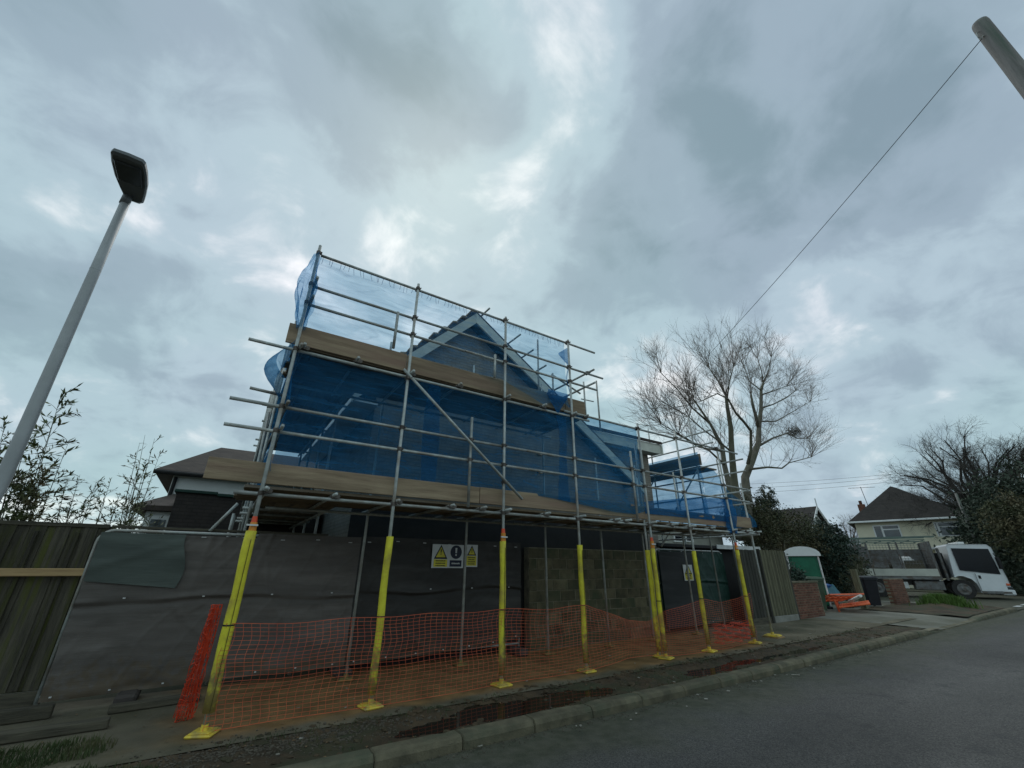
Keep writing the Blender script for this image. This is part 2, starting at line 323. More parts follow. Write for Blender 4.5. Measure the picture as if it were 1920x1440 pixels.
def netmat(name, dens, col, thru):
    """debris netting: light passes between the threads, threads scatter blue"""
    m = bpy.data.materials.new(name); m.use_nodes = True; t = m.node_tree; n = t.nodes; l = t.links; n.clear()
    tcn = n.new('ShaderNodeTexCoord'); mp = n.new('ShaderNodeMapping'); mp.inputs['Scale'].default_value = (.7, .7, 4.2); l.new(tcn.outputs['Object'], mp.inputs[0])
    q = n.new('ShaderNodeTexNoise'); q.inputs['Scale'].default_value = 2.6; q.inputs['Detail'].default_value = 7; q.inputs['Distortion'].default_value = .5; l.new(mp.outputs[0], q.inputs['Vector'])
    mr = n.new('ShaderNodeMapRange'); l.new(q.outputs[0], mr.inputs[0]); mr.inputs[1].default_value = .3; mr.inputs[2].default_value = .7; mr.inputs[3].default_value = dens-.13; mr.inputs[4].default_value = dens+.13
    wv = n.new('ShaderNodeTexNoise'); wv.inputs['Scale'].default_value = 1.1; wv.inputs['Detail'].default_value = 3; wv.inputs['Distortion'].default_value = .6; mp2 = n.new('ShaderNodeMapping'); mp2.inputs['Scale'].default_value = (.30, .30, 2.6); mp2.inputs['Rotation'].default_value = (0, .12, 0); l.new(tcn.outputs['Object'], mp2.inputs[0]); l.new(mp2.outputs[0], wv.inputs['Vector'])
    rd = n.new('ShaderNodeMath'); rd.operation = 'SUBTRACT'; l.new(wv.outputs[0], rd.inputs[0]); rd.inputs[1].default_value = .5
    rab = n.new('ShaderNodeMath'); rab.operation = 'ABSOLUTE'; l.new(rd.outputs[0], rab.inputs[0])
    crs = n.new('ShaderNodeMapRange'); crs.interpolation_type = 'SMOOTHSTEP'; l.new(rab.outputs[0], crs.inputs[0]); crs.inputs[1].default_value = .0; crs.inputs[2].default_value = .022; crs.inputs[3].default_value = .12; crs.inputs[4].default_value = 0   # creases where the net doubles
    sm = n.new('ShaderNodeMath'); sm.operation = 'ADD'; l.new(mr.outputs[0], sm.inputs[0]); l.new(crs.outputs[0], sm.inputs[1])
    lw = n.new('ShaderNodeLayerWeight'); lw.inputs['Blend'].default_value = .32   # seen at a slant the threads close up
    ad = n.new('ShaderNodeMath'); ad.operation = 'MULTIPLY_ADD'; ad.use_clamp = True; l.new(lw.outputs['Facing'], ad.inputs[0]); ad.inputs[1].default_value = .28; l.new(sm.outputs[0], ad.inputs[2])
    tr = n.new('ShaderNodeBsdfTransparent'); tr.inputs[0].default_value = (*thru, 1)
    df = n.new('ShaderNodeBsdfDiffuse'); df.inputs[0].default_value = (*col, 1)
    tl = n.new('ShaderNodeBsdfTranslucent'); tl.inputs[0].default_value = (*col, 1)
    m1 = n.new('ShaderNodeMixShader'); m1.inputs[0].default_value = .45; l.new(df.outputs[0], m1.inputs[1]); l.new(tl.outputs[0], m1.inputs[2])
    m2 = n.new('ShaderNodeMixShader'); l.new(ad.outputs[0], m2.inputs[0]); l.new(tr.outputs[0], m2.inputs[1]); l.new(m1.outputs[0], m2.inputs[2])
    o = n.new('ShaderNodeOutputMaterial'); l.new(m2.outputs[0], o.inputs[0]); return m
NET = netmat('blue_debris_net', .38, (.040, .215, .45), (.60, .80, .93))
NETTHIN = netmat('thin_blue_debris_net', .19, (.06, .26, .52), (.78, .91, 1.0))
NETDENSE = netmat('gathered_blue_debris_net', .52, (.025, .17, .42), (.62, .80, .97))

def sheetmat(name, c):
    m = mat(name, c, tuple(x*.8 for x in c), 3, .6, 0, 0, spec=.35, rnd=.03, stretch=(.35, 1, 2.5), c3=tuple(q*1.25+.01 for q in c), s3=1.6); t = m.node_tree; n = t.nodes; l = t.links
    tcn = [x for x in n if x.type == 'TEX_COORD'][0]
    mp = n.new('ShaderNodeMapping'); mp.inputs['Scale'].default_value = (1.2, 1, 60); l.new(tcn.outputs['Object'], mp.inputs[0])
    q = n.new('ShaderNodeTexNoise'); q.inputs['Scale'].default_value = 1.6; q.inputs['Detail'].default_value = 4; l.new(mp.outputs[0], q.inputs['Vector'])
    bp = n.new('ShaderNodeBump'); bp.inputs['Strength'].default_value = .35; bp.inputs['Distance'].default_value = .01; l.new(q.outputs[0], bp.inputs['Height']); l.new(bp.outputs[0], bsdf(m).inputs['Normal'])
    return m
SHEET = sheetmat('grey_mesh_sheet', (.125, .108, .095)); SHEETG = sheetmat('grey_green_mesh_sheet', (.085, .102, .088)); SHEETSHADE = sheetmat('shade_painted_grey_mesh_sheet', (.040, .036, .032)); SHEETK = sheetmat('black_mesh_sheet', (.020, .022, .022))  # the darker grey is the plain sheet with under-deck shade put into its colour

splash(SHEET, .7, (.115, .085, .055)); splash(SHEETSHADE, .6, (.085, .062, .04))
def roadmat():
    m = bpy.data.materials.new('asphalt'); m.use_nodes = True; t = m.node_tree; n = t.nodes; l = t.links; b = n['Principled BSDF']
    b.inputs['Roughness'].default_value = .82; b.inputs['Specular IOR Level'].default_value = .3
    g = n.new('ShaderNodeNewGeometry')
    def noise(s, d=5, sc=(1, 1, 1)):
        mp = n.new('ShaderNodeMapping'); mp.inputs['Scale'].default_value = sc; l.new(g.outputs['Position'], mp.inputs[0])
        q = n.new('ShaderNodeTexNoise'); q.inputs['Scale'].default_value = s; q.inputs['Detail'].default_value = d; l.new(mp.outputs[0], q.inputs['Vector']); return q.outputs[0]
    def ramp(v, p0, c0, p1, c1):
        r = n.new('ShaderNodeValToRGB'); l.new(v, r.inputs[0]); e = r.color_ramp.elements; e[0].position = p0; e[0].color = (*c0, 1); e[1].position = p1; e[1].color = (*c1, 1); return r.outputs[0]
    def mix(f, a, c, bt='MIX'):
        x = n.new('ShaderNodeMix'); x.data_type = 'RGBA'; x.blend_type = bt
        if isinstance(f, float): x.inputs[0].default_value = f
        else: l.new(f, x.inputs[0])
        l.new(a, x.inputs[6])
        if isinstance(c, tuple): x.inputs[7].default_value = (*c, 1)
        else: l.new(c, x.inputs[7])
        return x.outputs[2]
    base = ramp(noise(.55, 4, (.35, 1, 1)), .34, (.068, .064, .061), .68, (.118, .111, .106))
    vor = n.new('ShaderNodeTexVoronoi'); vor.inputs['Scale'].default_value = 95; l.new(g.outputs['Position'], vor.inputs['Vector'])
    speck = ramp(vor.outputs['Color'], .15, (.55, .55, .55), .95, (1.75, 1.72, 1.65))
    col = mix(1.0, base, speck, 'MULTIPLY')
    col = mix(ramp(noise(3.0, 5), .56, (0, 0, 0), .74, (.45, .45, .45)), col, (.040, .040, .041))
    vc = n.new('ShaderNodeTexVoronoi'); vc.feature = 'DISTANCE_TO_EDGE'; vc.inputs['Scale'].default_value = .42
    va = n.new('ShaderNodeVectorMath'); va.operation = 'ADD'; nn = n.new('ShaderNodeTexNoise'); nn.inputs['Scale'].default_value = 1.6; nn.inputs['Detail'].default_value = 6; l.new(g.outputs['Position'], nn.inputs['Vector'])
    l.new(g.outputs['Position'], va.inputs[0]); l.new(nn.outputs['Color'], va.inputs[1]); l.new(va.outputs[0], vc.inputs['Vector'])
    crk = ramp(vc.outputs['Distance'], 0.0, (.55, .55, .55), .010, (0, 0, 0)); gate = ramp(noise(.5, 3), .50, (0, 0, 0), .60, (1, 1, 1)); cm_ = mix(1.0, crk, gate, 'MULTIPLY')
    col = mix(cm_, col, (.030, .029, .028))
    # dirt and moss lying in the gutter
    sp = n.new('ShaderNodeSeparateXYZ'); l.new(g.outputs['Position'], sp.inputs[0])
    ma = n.new('ShaderNodeMath'); ma.operation = 'MULTIPLY_ADD'; l.new(noise(1.3, 5), ma.inputs[0]); ma.inputs[1].default_value = 1.7; l.new(sp.outputs[1], ma.inputs[2])
    gut = ramp(ma.outputs[0], 0, (0, 0, 0), 1, (1, 1, 1)); mr = n.new('ShaderNodeMapRange'); l.new(ma.outputs[0], mr.inputs[0]); mr.inputs[1].default_value = 4.35; mr.inputs[2].default_value = 5.35; mr.inputs[4].default_value = .85
    col = mix(mr.outputs[0], col, ramp(noise(7, 6), .35, (.058, .062, .036), .65, (.105, .10, .07)))
    l.new(col, b.inputs['Base Color'])
    bp = n.new('ShaderNodeBump'); bp.inputs['Strength'].default_value = .55; bp.inputs['Distance'].default_value = .008; l.new(vor.outputs['Distance'], bp.inputs['Height']); l.new(bp.outputs[0], b.inputs['Normal'])
    return m
ROADM = roadmat()
FOOTM = mat('footway_clay', (.225, .150, .072), (.125, .088, .044), 1.6, .9, 0, .6, 45, c3=(.105, .088, .050), s3=1.0, rnd=0, spec=.25)
def claymat():
    m = mat('footway_clay_and_concrete', (.185, .160, .110), (.110, .098, .068), 1.3, .9, 0, .5, 55, c3=(.075, .070, .040), s3=.9, rnd=0, spec=.28); t = m.node_tree; n = t.nodes; l = t.links
    g = n.new('ShaderNodeNewGeometry'); sp = n.new('ShaderNodeSeparateXYZ'); l.new(g.outputs['Position'], sp.inputs[0])
    def noise(s, d=5):
        q = n.new('ShaderNodeTexNoise'); q.inputs['Scale'].default_value = s; q.inputs['Detail'].default_value = d; l.new(g.outputs['Position'], q.inputs['Vector']); return q.outputs[0]
    def mth(op, a, b, c=None):
        x = n.new('ShaderNodeMath'); x.operation = op
        for k, v in enumerate((a, b, c)):
            if v is None: continue
            if isinstance(v, (int, float)): x.inputs[k].default_value = v
            else: l.new(v, x.inputs[k])
        return x.outputs[0]
    def smooth(v, lo, hi):
        r = n.new('ShaderNodeMapRange'); r.interpolation_type = 'SMOOTHSTEP'; l.new(v, r.inputs[0]); r.inputs[1].default_value = lo; r.inputs[2].default_value = hi; return r.outputs[0]
    nx_ = mth('MULTIPLY_ADD', noise(1.1), 1.6, sp.outputs[0]); ny_ = mth('MULTIPLY_ADD', noise(2.2), .55, sp.outputs[1])
    k = mth('MULTIPLY', mth('MULTIPLY', smooth(nx_, .55, 1.5), smooth(nx_, 12.6, 11.2)), smooth(ny_, 6.22, 6.52))   # clay trodden in behind the barrier
    cl = n.new('ShaderNodeValToRGB'); l.new(noise(2.6, 7), cl.inputs[0]); e = cl.color_ramp.elements; e[0].position = .36; e[0].color = (.30, .175, .072, 1); e[1].position = .66; e[1].color = (.165, .098, .040, 1)
    hv = [x for x in n if x.type == 'HUE_SAT'][0]; mx = n.new('ShaderNodeMix'); mx.data_type = 'RGBA'; l.new(k, mx.inputs[0]); l.new(hv.outputs[0], mx.inputs[6]); l.new(cl.outputs[0], mx.inputs[7]); l.new(mx.outputs[2], bsdf(m).inputs['Base Color'])
    return m
FOOTC = claymat()
FOOTG = mat('footway_concrete', (.185, .165, .115), (.120, .108, .076), 1.2, .9, 0, .45, 60, c3=(.080, .075, .042), s3=.9, rnd=0, spec=.3)
DRIVEM = mat('driveway_concrete', (.235, .225, .185), (.17, .165, .135), .9, .9, 0, .3, 60, c3=(.13, .125, .09), s3=.5, rnd=0, spec=.3)
EARTHM = mat('garden_ground', (.065, .065, .035), (.04, .04, .022), 1.1, .95, 0, .5, 20, rnd=0)
WATER = bpy.data.materials.new('puddle_water'); WATER.use_nodes = True
b_ = bsdf(WATER); b_.inputs['Base Color'].default_value = (.018, .015, .010, 1); b_.inputs['Roughness'].default_value = .04; b_.inputs['Specular IOR Level'].default_value = .5
def lerp(a, b, t): return a+(b-a)*t
# ================================================================== THE SETTING
def G(x): return .008*min(max(0.0, x-9.0), 36.0)
def nz(x, y, s=1.0, seed=0.0): return mnoise.noise((x*s+seed, y*s-seed, seed*.37))
KY0, KY1 = 4.76, 4.98                       # kerb front and back
def graded(name, x0, x1, y0, y1, nx, ny, zf, m):
    mb = MB().grid(lambda u, v: (x0+(x1-x0)*u, y0+(y1-y0)*v, zf(x0+(x1-x0)*u, y0+(y1-y0)*v)), nx, ny)
    return struct(name, mb, m, None, True)
struct('ground', MB().grid(lambda u, v: (-600+1200*u, -600+1200*v, -.30), 1, 1), EARTHM)
graded('road', -30, 130, -2.2, 4.78, 80, 6, lambda x, y: -.095+G(x)+.012*nz(x, y, .5, 3)-.02*max(0, (y-4.2)), ROADM)
graded('side_road', 27.5, 41.0, 4.781, 60, 14, 20, lambda x, y: -.085+G(x), ROADM)
graded('far_pavement', -30, 130, -9, -2.2, 40, 3, lambda x, y: .02+G(x), FOOTG)
graded('garden', -30, 27.3, 8.3, 60, 40, 10, lambda x, y: -.06+G(x), EARTHM)
graded('far_garden', 41.01, 130, -9, 80, 20, 10, lambda x, y: -.05+G(x), EARTHM)
def foot_z(x, y): return G(x)+.006*nz(x, y, .9, 5)-.004
graded('pavement', -12, 20.2, 5.86, 8.6, 200, 18, foot_z, FOOTC)
graded('driveway', 17.6, 27.6, KY0+.02, 14, 30, 30, lambda x, y: G(x)-.075*max(0, min(1, (6.2-y)/1.4))*(1 if 18.0 < x < 21.8 else max(0, 1-min(abs(x-18.0), abs(x-21.8))/.8))+.002, DRIVEM)
def pud(x, y):
    d = 0.0
    for cx, cy, rx, ry in ((2.55, 5.34, .6, .21), (3.75, 5.45, 1.35, .33), (4.9, 5.42, .6, .19), (7.6, 5.33, .75, .20), (8.9, 5.42, .75, .17), (9.9, 5.38, .6, .13), (11.1, 5.35, .7, .12)):
        q = ((x-cx)/rx)**2+((y-cy)/ry)**2; d = max(d, math.exp(-q*1.1))
    return d
def verge_z(x, y):
    edge = min(1, max(0, (y-4.98)/.10))*min(1, max(0, (5.92-y)/.14))
    n = .020*nz(x, y, 2.6, 7)+.014*nz(x, y, 7, 2)+.008*nz(x, y, 17, 4)
    return G(x)-.012+edge*(n*1.15-.068*pud(x, y))-.002
graded('verge_soil', -8, 17.4, 4.97, 5.94, 700, 36, verge_z, SOIL)
WZ = -.041
pw = MB()
for x0, x1, y0, y1 in ((1.7, 5.9, 5.02, 5.86), (6.5, 12.2, 5.02, 5.86)): pw.grid(lambda u, v: (x0+(x1-x0)*u, y0+(y1-y0)*v, WZ+G(x0+(x1-x0)*u)), 12, 1)
struct('puddle', pw, WATER)
# kerb: concrete stones, joint by joint, on a strip of haunching
haunch = struct('kerb', MB().grid(lambda u, v: (-8+26*u, KY0+.015+.19*v, G(-8+26*u)-.03), 26, 1), MORTAR)
def kerbstone(x0, x1, drop0, drop1, y_of=lambda x: 0.0):
    mb = MB(); rings = []
    secs = [(x0, drop0), (x0+.012, drop0)]+[(lerp(x0, x1, q/7), lerp(drop0, drop1, q/7)) for q in range(1, 7)]+[(x1-.012, drop1), (x1, drop1)]
    for x, dr in secs:
        e = .010*random.uniform(.6, 1.7) if x in (x0, x1) else random.uniform(-.0015, .003)+(.012 if random.random() < .06 else 0); g = G(x); y = y_of(x); t = .022-dr+g-e
        rings.append([(x, y+KY0+e, g-.2), (x, y+KY0+e, t-.055), (x, y+KY0+.022+e, t-.016), (x, y+KY0+.055, t-.002), (x, y+KY1-.03, t), (x, y+KY1-e, t-.02), (x, y+KY1-e, g-.2)])
    return mb.loft(rings)
x = -7.4
while x < 27.2:
    L_ = .905; x1 = x+L_
    def dr(xx): return 0.0 if xx < 16.6 else (.085*min(1, (xx-16.6)/1.0) if xx < 19.5 else .085*max(0, min(1, (22.6-xx)/1.0)))
    j = random.uniform(-.006, .006)
    k = obj('kerbstone', kerbstone(x+.004, x1-.004, dr(x), dr(x1), lambda q: j), KERBM, haunch)
    x = x1
cx_, cy_, rad_ = 27.2, 6.75, 1.75                        # the kerb turns into the side road
for k in range(3):
    a0, a1 = -math.pi/2+k*.5+.0, -math.pi/2+(k+1)*.5
    mb = MB(); rings = []
    for q in range(5):
        a = a0+(a1-a0)*q/4; g = G(28)
        rings.append([(cx_+r*math.cos(a), cy_+r*math.sin(a), z) for r, z in ((rad_, g-.2), (rad_, g-.02), (rad_-.03, g+.01), (rad_-.2, g+.015), (rad_-.2, g-.2))])
    obj('kerbstone', mb.loft(rings), KERBM, haunch)
fan = [(27.2, 6.75, G(28)+.006)]+[(27.2+1.60*math.cos(-math.pi/2+k*.1571), 6.75+1.60*math.sin(-math.pi/2+k*.1571), G(28)+.006) for k in range(11)]
struct('corner_verge', MB().add(fan, [(0, k, k+1) for k in range(1, 11)]), SOIL)
graded('corner_pavement', 27.2, 28.78, 6.75, 30, 4, 20, lambda x, y: G(28)+.006, DRIVEM)
for k in range(16):
    g = G(28); y0 = 6.76+k*.912; mb = MB().loft([[(x_, y_, z_) for x_, z_ in ((28.95, g-.2), (28.95, g-.02), (28.92, g+.01), (28.76, g+.015), (28.76, g-.2))] for y_ in (y0, y0+.905)]); obj('kerbstone', mb, KERBM, haunch)
# give-way paint across the side road mouth
gw = MB()
for i in range(7): gw.box(30.2+i*1.5, 31.1+i*1.5, 5.05, 5.25, -.081+G(31+i*1.5), -.076+G(31+i*1.5))
struct('road_marking', gw, WHITEW)

# grass verge at the corner: mound with rough grass
mound = graded('grass_mound', 22.0, 27.6, 5.0, 8.2, 40, 24, lambda x, y: G(x)+.02+.20*math.exp(-((x-25.0)/1.3)**2-((y-6.4)/.75)**2)+.03*nz(x, y, 2.2, 6), SOIL)
def blades(pts, h0, h1, w=.010):
    mb = MB()
    for (x, y, z) in pts:
        h = random.uniform(h0, h1); a = random.uniform(0, 6.28); dx, dy = math.cos(a), math.sin(a); lean = random.uniform(.1, .7)*h
        b2 = random.uniform(0, 6.28); lx, ly = math.cos(b2)*lean, math.sin(b2)*lean
        mb.add([(x-dx*w, y-dy*w, z-.01), (x+dx*w, y+dy*w, z-.01), (x+dx*w*.6+lx*.4, y+dy*w*.6+ly*.4, z+h*.6), (x-dx*w*.6+lx*.4, y-dy*w*.6+ly*.4, z+h*.6), (x+lx, y+ly, z+h)], [(0, 1, 2, 3), (3, 2, 4)])
    return mb
pts = []
for _ in range(2600):
    x, y = random.gauss(25.6, .34), random.gauss(6.35, .30)
    if 22.2 < x < 27.5 and 5.15 < y < 8: pts.append((x, y, G(x)+.02+.20*math.exp(-((x-25.0)/1.3)**2-((y-6.4)/.75)**2)))
tag(obj('grass_tuft', blades(pts, .10, .42, .018), GRASSB), 'bright green tuft of grass on the corner verge', kind='stuff')
pts = []
for _ in range(15000):
    x = random.uniform(-3.0, .25); y = random.uniform(4.98, 6.75)
    if nz(x, y, 1.7, 9)+.35 > max(0, (x+.5)*.75)+max(0, (y-6.3+.55*(x+.9))*1.2) and y > 5.0: pts.append((x, y, (verge_z(x, y) if y < 5.9 else foot_z(x, y))))
tag(obj('grass', blades(pts, .02, .075, .005), GRASSM), 'short rough grass at the kerb in the bottom left corner', kind='stuff')
pts = []
for _ in range(2600):
    x = random.uniform(.3, 16); y = random.choice((random.gauss(5.0, .035), random.gauss(5.88, .05), random.uniform(5.0, 5.9)))
    if nz(x, y, 1.3, 4) > .08: pts.append((x, y, verge_z(x, max(4.99, min(y, 5.9)))))
tag(obj('weeds', blades(pts, .012, .05, .005), GRASSM), 'sparse weeds along the muddy verge behind the kerb', kind='stuff')
gr = MB()
for _ in range(2600):
    x = random.gauss(.9, .8) if random.random() < .62 else random.uniform(-2, 15.5); y = random.gauss(5.62, .17) if x < 3 else random.uniform(5.0, 6.0)
    if y < 4.99: continue
    r = random.uniform(.004, .014)*(1.5 if random.random() < .06 else 1); z = (verge_z(x, y) if y < 5.93 else foot_z(x, y)+.003)
    a = random.uniform(0, 3); M = Matrix.Translation((x, y, z+r*.3))@Matrix.Rotation(a, 4, 'Z')
    gr.ell((0, 0, 0), (r*random.uniform(.8, 1.6), r, r*.7), 5, 3, .2, M)
for _ in range(1500):
    x = random.uniform(.2, 16); y = 4.755-abs(random.gauss(0, .10)); r = random.uniform(.003, .009); M = Matrix.Translation((x, y, -.098+G(x)+r*.4))
    gr.ell((0, 0, 0), (r*random.uniform(.8, 1.6), r, r*.7), 5, 3, .2, M)
tag(obj('gravel', gr, STONE), 'loose gravel and grit on the muddy verge', kind='stuff')
cl_ = MB()
for _ in range(700):
    x = random.uniform(.4, 16.2); y = random.choice((random.gauss(5.86, .05), random.gauss(5.86, .09), random.uniform(5.02, 5.9), random.gauss(5.02, .03)))
    if y < 4.99: continue
    r = random.uniform(.010, .034)*(1.6 if random.random() < .08 else 1); z = verge_z(x, y) if y < 5.93 else foot_z(x, y)
    M = Matrix.Translation((x, y, z+r*.15))@Matrix.Rotation(random.uniform(0, 3), 4, 'Z'); cl_.ell((0, 0, 0), (r*random.uniform(1, 2), r, r*.55), 6, 4, .28, M)
tag(obj('mud_clods', cl_, SOIL), 'ragged clods of mud along the broken edge of the verge', kind='stuff')
li = MB()
for _ in range(85):
    x = random.uniform(.6, 15); y = random.choice((random.uniform(5.0, 5.9), random.gauss(4.6, .12), random.uniform(5.9, 7.6)))
    z = verge_z(x, y) if 4.99 < y < 5.9 else (-.088+G(x) if y < 4.75 else foot_z(x, y)+.003); s = random.uniform(.008, .026)
    M = Matrix.Translation((x, y, z+.006))@Matrix.Rotation(random.uniform(0, 6), 4, 'Z')@Matrix.Rotation(random.uniform(-.3, .3), 4, 'X')
    li.box(-s, s, -s*.5, s*.5, -.002, .003, M)
tag(obj('litter_scraps', li, LITTER), 'pale scraps and leaves dropped along the kerb', kind='stuff')
dl = MB()
for _ in range(700):
    x = random.uniform(-2, 15); y = random.uniform(5.0, 8.1); z = verge_z(x, y) if y < 5.92 else foot_z(x, y)+.004; s = random.uniform(.012, .03); a = random.uniform(0, 6)
    M = Matrix.Translation((x, y, z+.006))@Matrix.Rotation(a, 4, 'Z')
    dl.add([M@Vector(q) for q in ((-s, 0, 0), (0, -s*.5, .006), (s, 0, 0), (0, s*.5, .005))], [(0, 1, 2, 3)])
tag(obj('dead_leaves', dl, LEAFL), 'dead brown leaves scattered on pavement and verge', kind='stuff')

# ================================================================== THE HOUSE UNDER REPAIR
HY = 8.62                                                    # gable wall face
house = thing('gabled_house', 'brick house with pale bargeboards wrapped in blue scaffolded netting', 'house', (6, 11, 0))
apex = on_y(893, 590, 8.27); HX, HZ = apex[0], apex[2]
kl = 1.02; kr = .665                                         # left and right roof pitches
xl, xr = 2.02, 9.9
def zl(x): return HZ-kl*(HX-x)
def zr(x): return HZ-kr*(x-HX)
wl = 2.16
wall = obj('wall', MB().prism([(wl, -.1), (xr-.3, -.1), (xr-.3, zr(xr-.3)-.16), (HX, HZ-.2), (wl, zl(wl)-.2)], 'y', HY, 14.6), BRICKW, house)
add_uv(wall, lambda p: (p.x+p.y, p.z))
WY = 8.98
wing = obj('wall', MB().box(6.0, 11.35, WY, 14.2, -.1, 5.34), BRICKW, house); add_uv(wing, lambda p: (p.x+p.y, p.z))
rf = MB(); T = .12
for (xa, za, xb, zb) in ((xl-.38, zl(xl-.38), HX, HZ), (HX, HZ, xr+.15, zr(xr+.15))):
    nx, nz_ = -(zb-za), xb-xa; l_ = math.hypot(nx, nz_); nx, nz_ = nx/l_*T, nz_/l_*T
    rf.prism([(xa, za), (xb, zb), (xb+nx*(0 if xb == HX else 1), zb+(T*1.25 if xb == HX else nz_)), (xa+nx*(0 if xa == HX else 1), za+(T*1.25 if xa == HX else nz_))], 'y', 8.30, 14.7)
roof = obj('roof', rf, ROOFT, house); add_uv(roof, lambda p: (p.y, math.hypot(p.x-HX, p.z-HZ)))
W_ = .215
for side in (0, 1):
    mb = MB()
    if side == 0: mb.prism([(xl-.42, zl(xl-.42)-W_*1.2), (HX, HZ-W_*1.25), (HX, HZ+.03), (xl-.42, zl(xl-.42)+.03)], 'y', 8.245, 8.297)
    else: mb.prism([(HX+.003, HZ-W_*1.15), (xr+.2, zr(xr+.2)-W_*1.1), (xr+.2, zr(xr+.2)+.03), (HX+.003, HZ+.03)], 'y', 8.245, 8.297)
    obj('bargeboard', mb, BARGE, house)
obj('soffit', MB().prism([(xl-.36, zl(xl-.36)-.28), (wl-.01, zl(xl-.36)-.28), (wl-.01, zl(xl-.36)-.22), (xl-.36, zl(xl-.36)-.22)], 'y', 8.31, 14.6), WHITEW, house)
obj('fascia', MB().box(xl-.42, xl-.38, 8.31, 14.6, zl(xl-.4)-.27, zl(xl-.4)-.02), WHITEW, house)
for i in range(9):                                            # batten ends standing past the left verge
    t = .06+i*.105; x = HX-(HX-xl)*t; z = zl(x)
    obj('batten_end', MB().box(-.02, .11, 8.20, 8.52, .02, .055, Matrix.Translation((x-.02, 0, z+.13))@Matrix.Rotation(-.2, 4, 'Y')), TIMBER, house)
# wing eaves: pale fascia, soffit and a shallow roof behind
fz0, fz1 = 5.06, 5.36
obj('fascia', MB().box(6.9, 11.62, WY-.34, WY-.30, fz0, fz1), BARGE, house)
obj('soffit', MB().box(6.9, 11.60, WY-.295, WY-.005, fz0, fz0+.03), BARGE, house)
wr = obj('roof', MB().loft([[(6.9, WY-.38, 5.37), (11.68, WY-.38, 5.37), (11.68, 11.6, 6.65), (6.9, 11.6, 6.65)], [(6.9, WY-.38, 5.47), (11.68, WY-.38, 5.47), (11.68, 11.6, 6.75), (6.9, 11.6, 6.75)]]), ROOFT, house); add_uv(wr, lambda p: (p.x, p.y))
obj('bargeboard', MB().prism([(WY-.38, 5.05), (11.6, 6.34), (11.6, 6.64), (WY-.38, 5.36)], 'x', 11.64, 11.69), BARGE, house)
win = obj('window', MB().box(8.3, 9.5, WY-.02, WY+.02, 3.0, 4.15), WHITEW, house)
obj('pane', MB().box(8.37, 8.88, WY-.03, WY-.022, 3.07, 4.08), GLASSD, win); obj('pane', MB().box(8.93, 9.43, WY-.03, WY-.022, 3.07, 4.08), GLASSD, win)
obj('ground_floor_boarding', MB().box(2.0, 10.4, HY-.03, HY-.005, -.1, 2.75), BLACKM, house)

# block wall under the deck, block by block
bw = thing('block_wall', 'low wall of mossy grey concrete blocks beneath the scaffold deck', 'wall', (8, 8.4, 0))
BX0, BX1, BYF = 5.98, 10.18, 8.36
obj('mortar_bed', MB().box(BX0, BX1, BYF+.006, BYF+.205, -.05, 2.03), MORTAR, bw)
bm, _ = make_mesh('block', MB().bbox(-.215, .215, 0, .10, 0, .212, .006)); bm.materials.append(BLOCK)
bh, _ = make_mesh('block', MB().bbox(-.105, .105, 0, .10, 0, .212, .006)); bh.materials.append(BLOCK)
for r in range(9):
    x = BX0; z = .012+r*.2235; first = r % 2 == 1
    while x < BX1-.1:
        w = .22 if first else .44
        if x+w > BX1+.02: w = .22
        if x+w > BX1+.02: break
        mesh_obj('block', bh if w < .3 else bm, None, (x+w/2, BYF+.05+random.uniform(-.006, .004), z), bw); x += w+.006; first = False

# ================================================================== THE SCAFFOLD
YS = 6.293
SX = [.32, 2.048, 3.976, 5.670, 7.727, 9.136, 10.906]
STOP = [6.48, 6.43, 6.40, 6.39, 4.76, 4.82, 4.55]
r_ = .0242
scaf = thing('scaffold', 'tube scaffold with two plank decks and yellow sleeved feet along the pavement', 'scaffold', (5.5, 7, 0))
def tube(name, a, b, m=STEEL, n=10, parent=None, r=r_):
    return obj(name, MB().tube(a, b, r, n), m, parent or scaf, True)
def coupler_mb(c, ax='x'):
    x, y, z = c; mb = MB()
    mb.tube((x, y, z-.028), (x, y, z+.028), .036, 8)
    if ax == 'x': mb.tube((x-.028, y+.05, z), (x+.028, y+.05, z), .036, 8); mb.box(x-.03, x+.03, y+.005, y+.045, z-.03, z+.03); mb.tube((x+.04, y-.045, z), (x+.04, y+.02, z), .011, 6); mb.tube((x-.02, y+.04, z-.06), (x-.02, y+.04, z+.05), .010, 6)
    else: mb.tube((x+.05, y-.028, z), (x+.05, y+.028, z), .036, 8); mb.box(x+.005, x+.045, y-.03, y+.03, z-.03, z+.03); mb.tube((x-.045, y+.04, z), (x+.02, y+.04, z), .011, 6)
    return mb
cm, _ = make_mesh('coupler', coupler_mb((0, 0, 0)), False, False); cm.materials.append(RUST)
cmy, _ = make_mesh('coupler', coupler_mb((0, 0, 0), 'y'), False, False); cmy.materials.append(RUST)
def coupler(c, parent=None, ax='x'): return mesh_obj('coupler', cm if ax == 'x' else cmy, None, c, parent or scaf)
ZL1, ZL2 = 2.455, 4.545                                      # ledgers
ZT1, ZT2 = 2.505, 4.612                                      # transoms
ZB1, ZB2 = 2.530, 4.638                                      # undersides of the boards
TB1, TB2 = (2.592, 2.862), (4.658, 4.985)
GZ = [3.288, 3.640]; HZs = [5.358, 5.708, 6.331]
pad_m = None
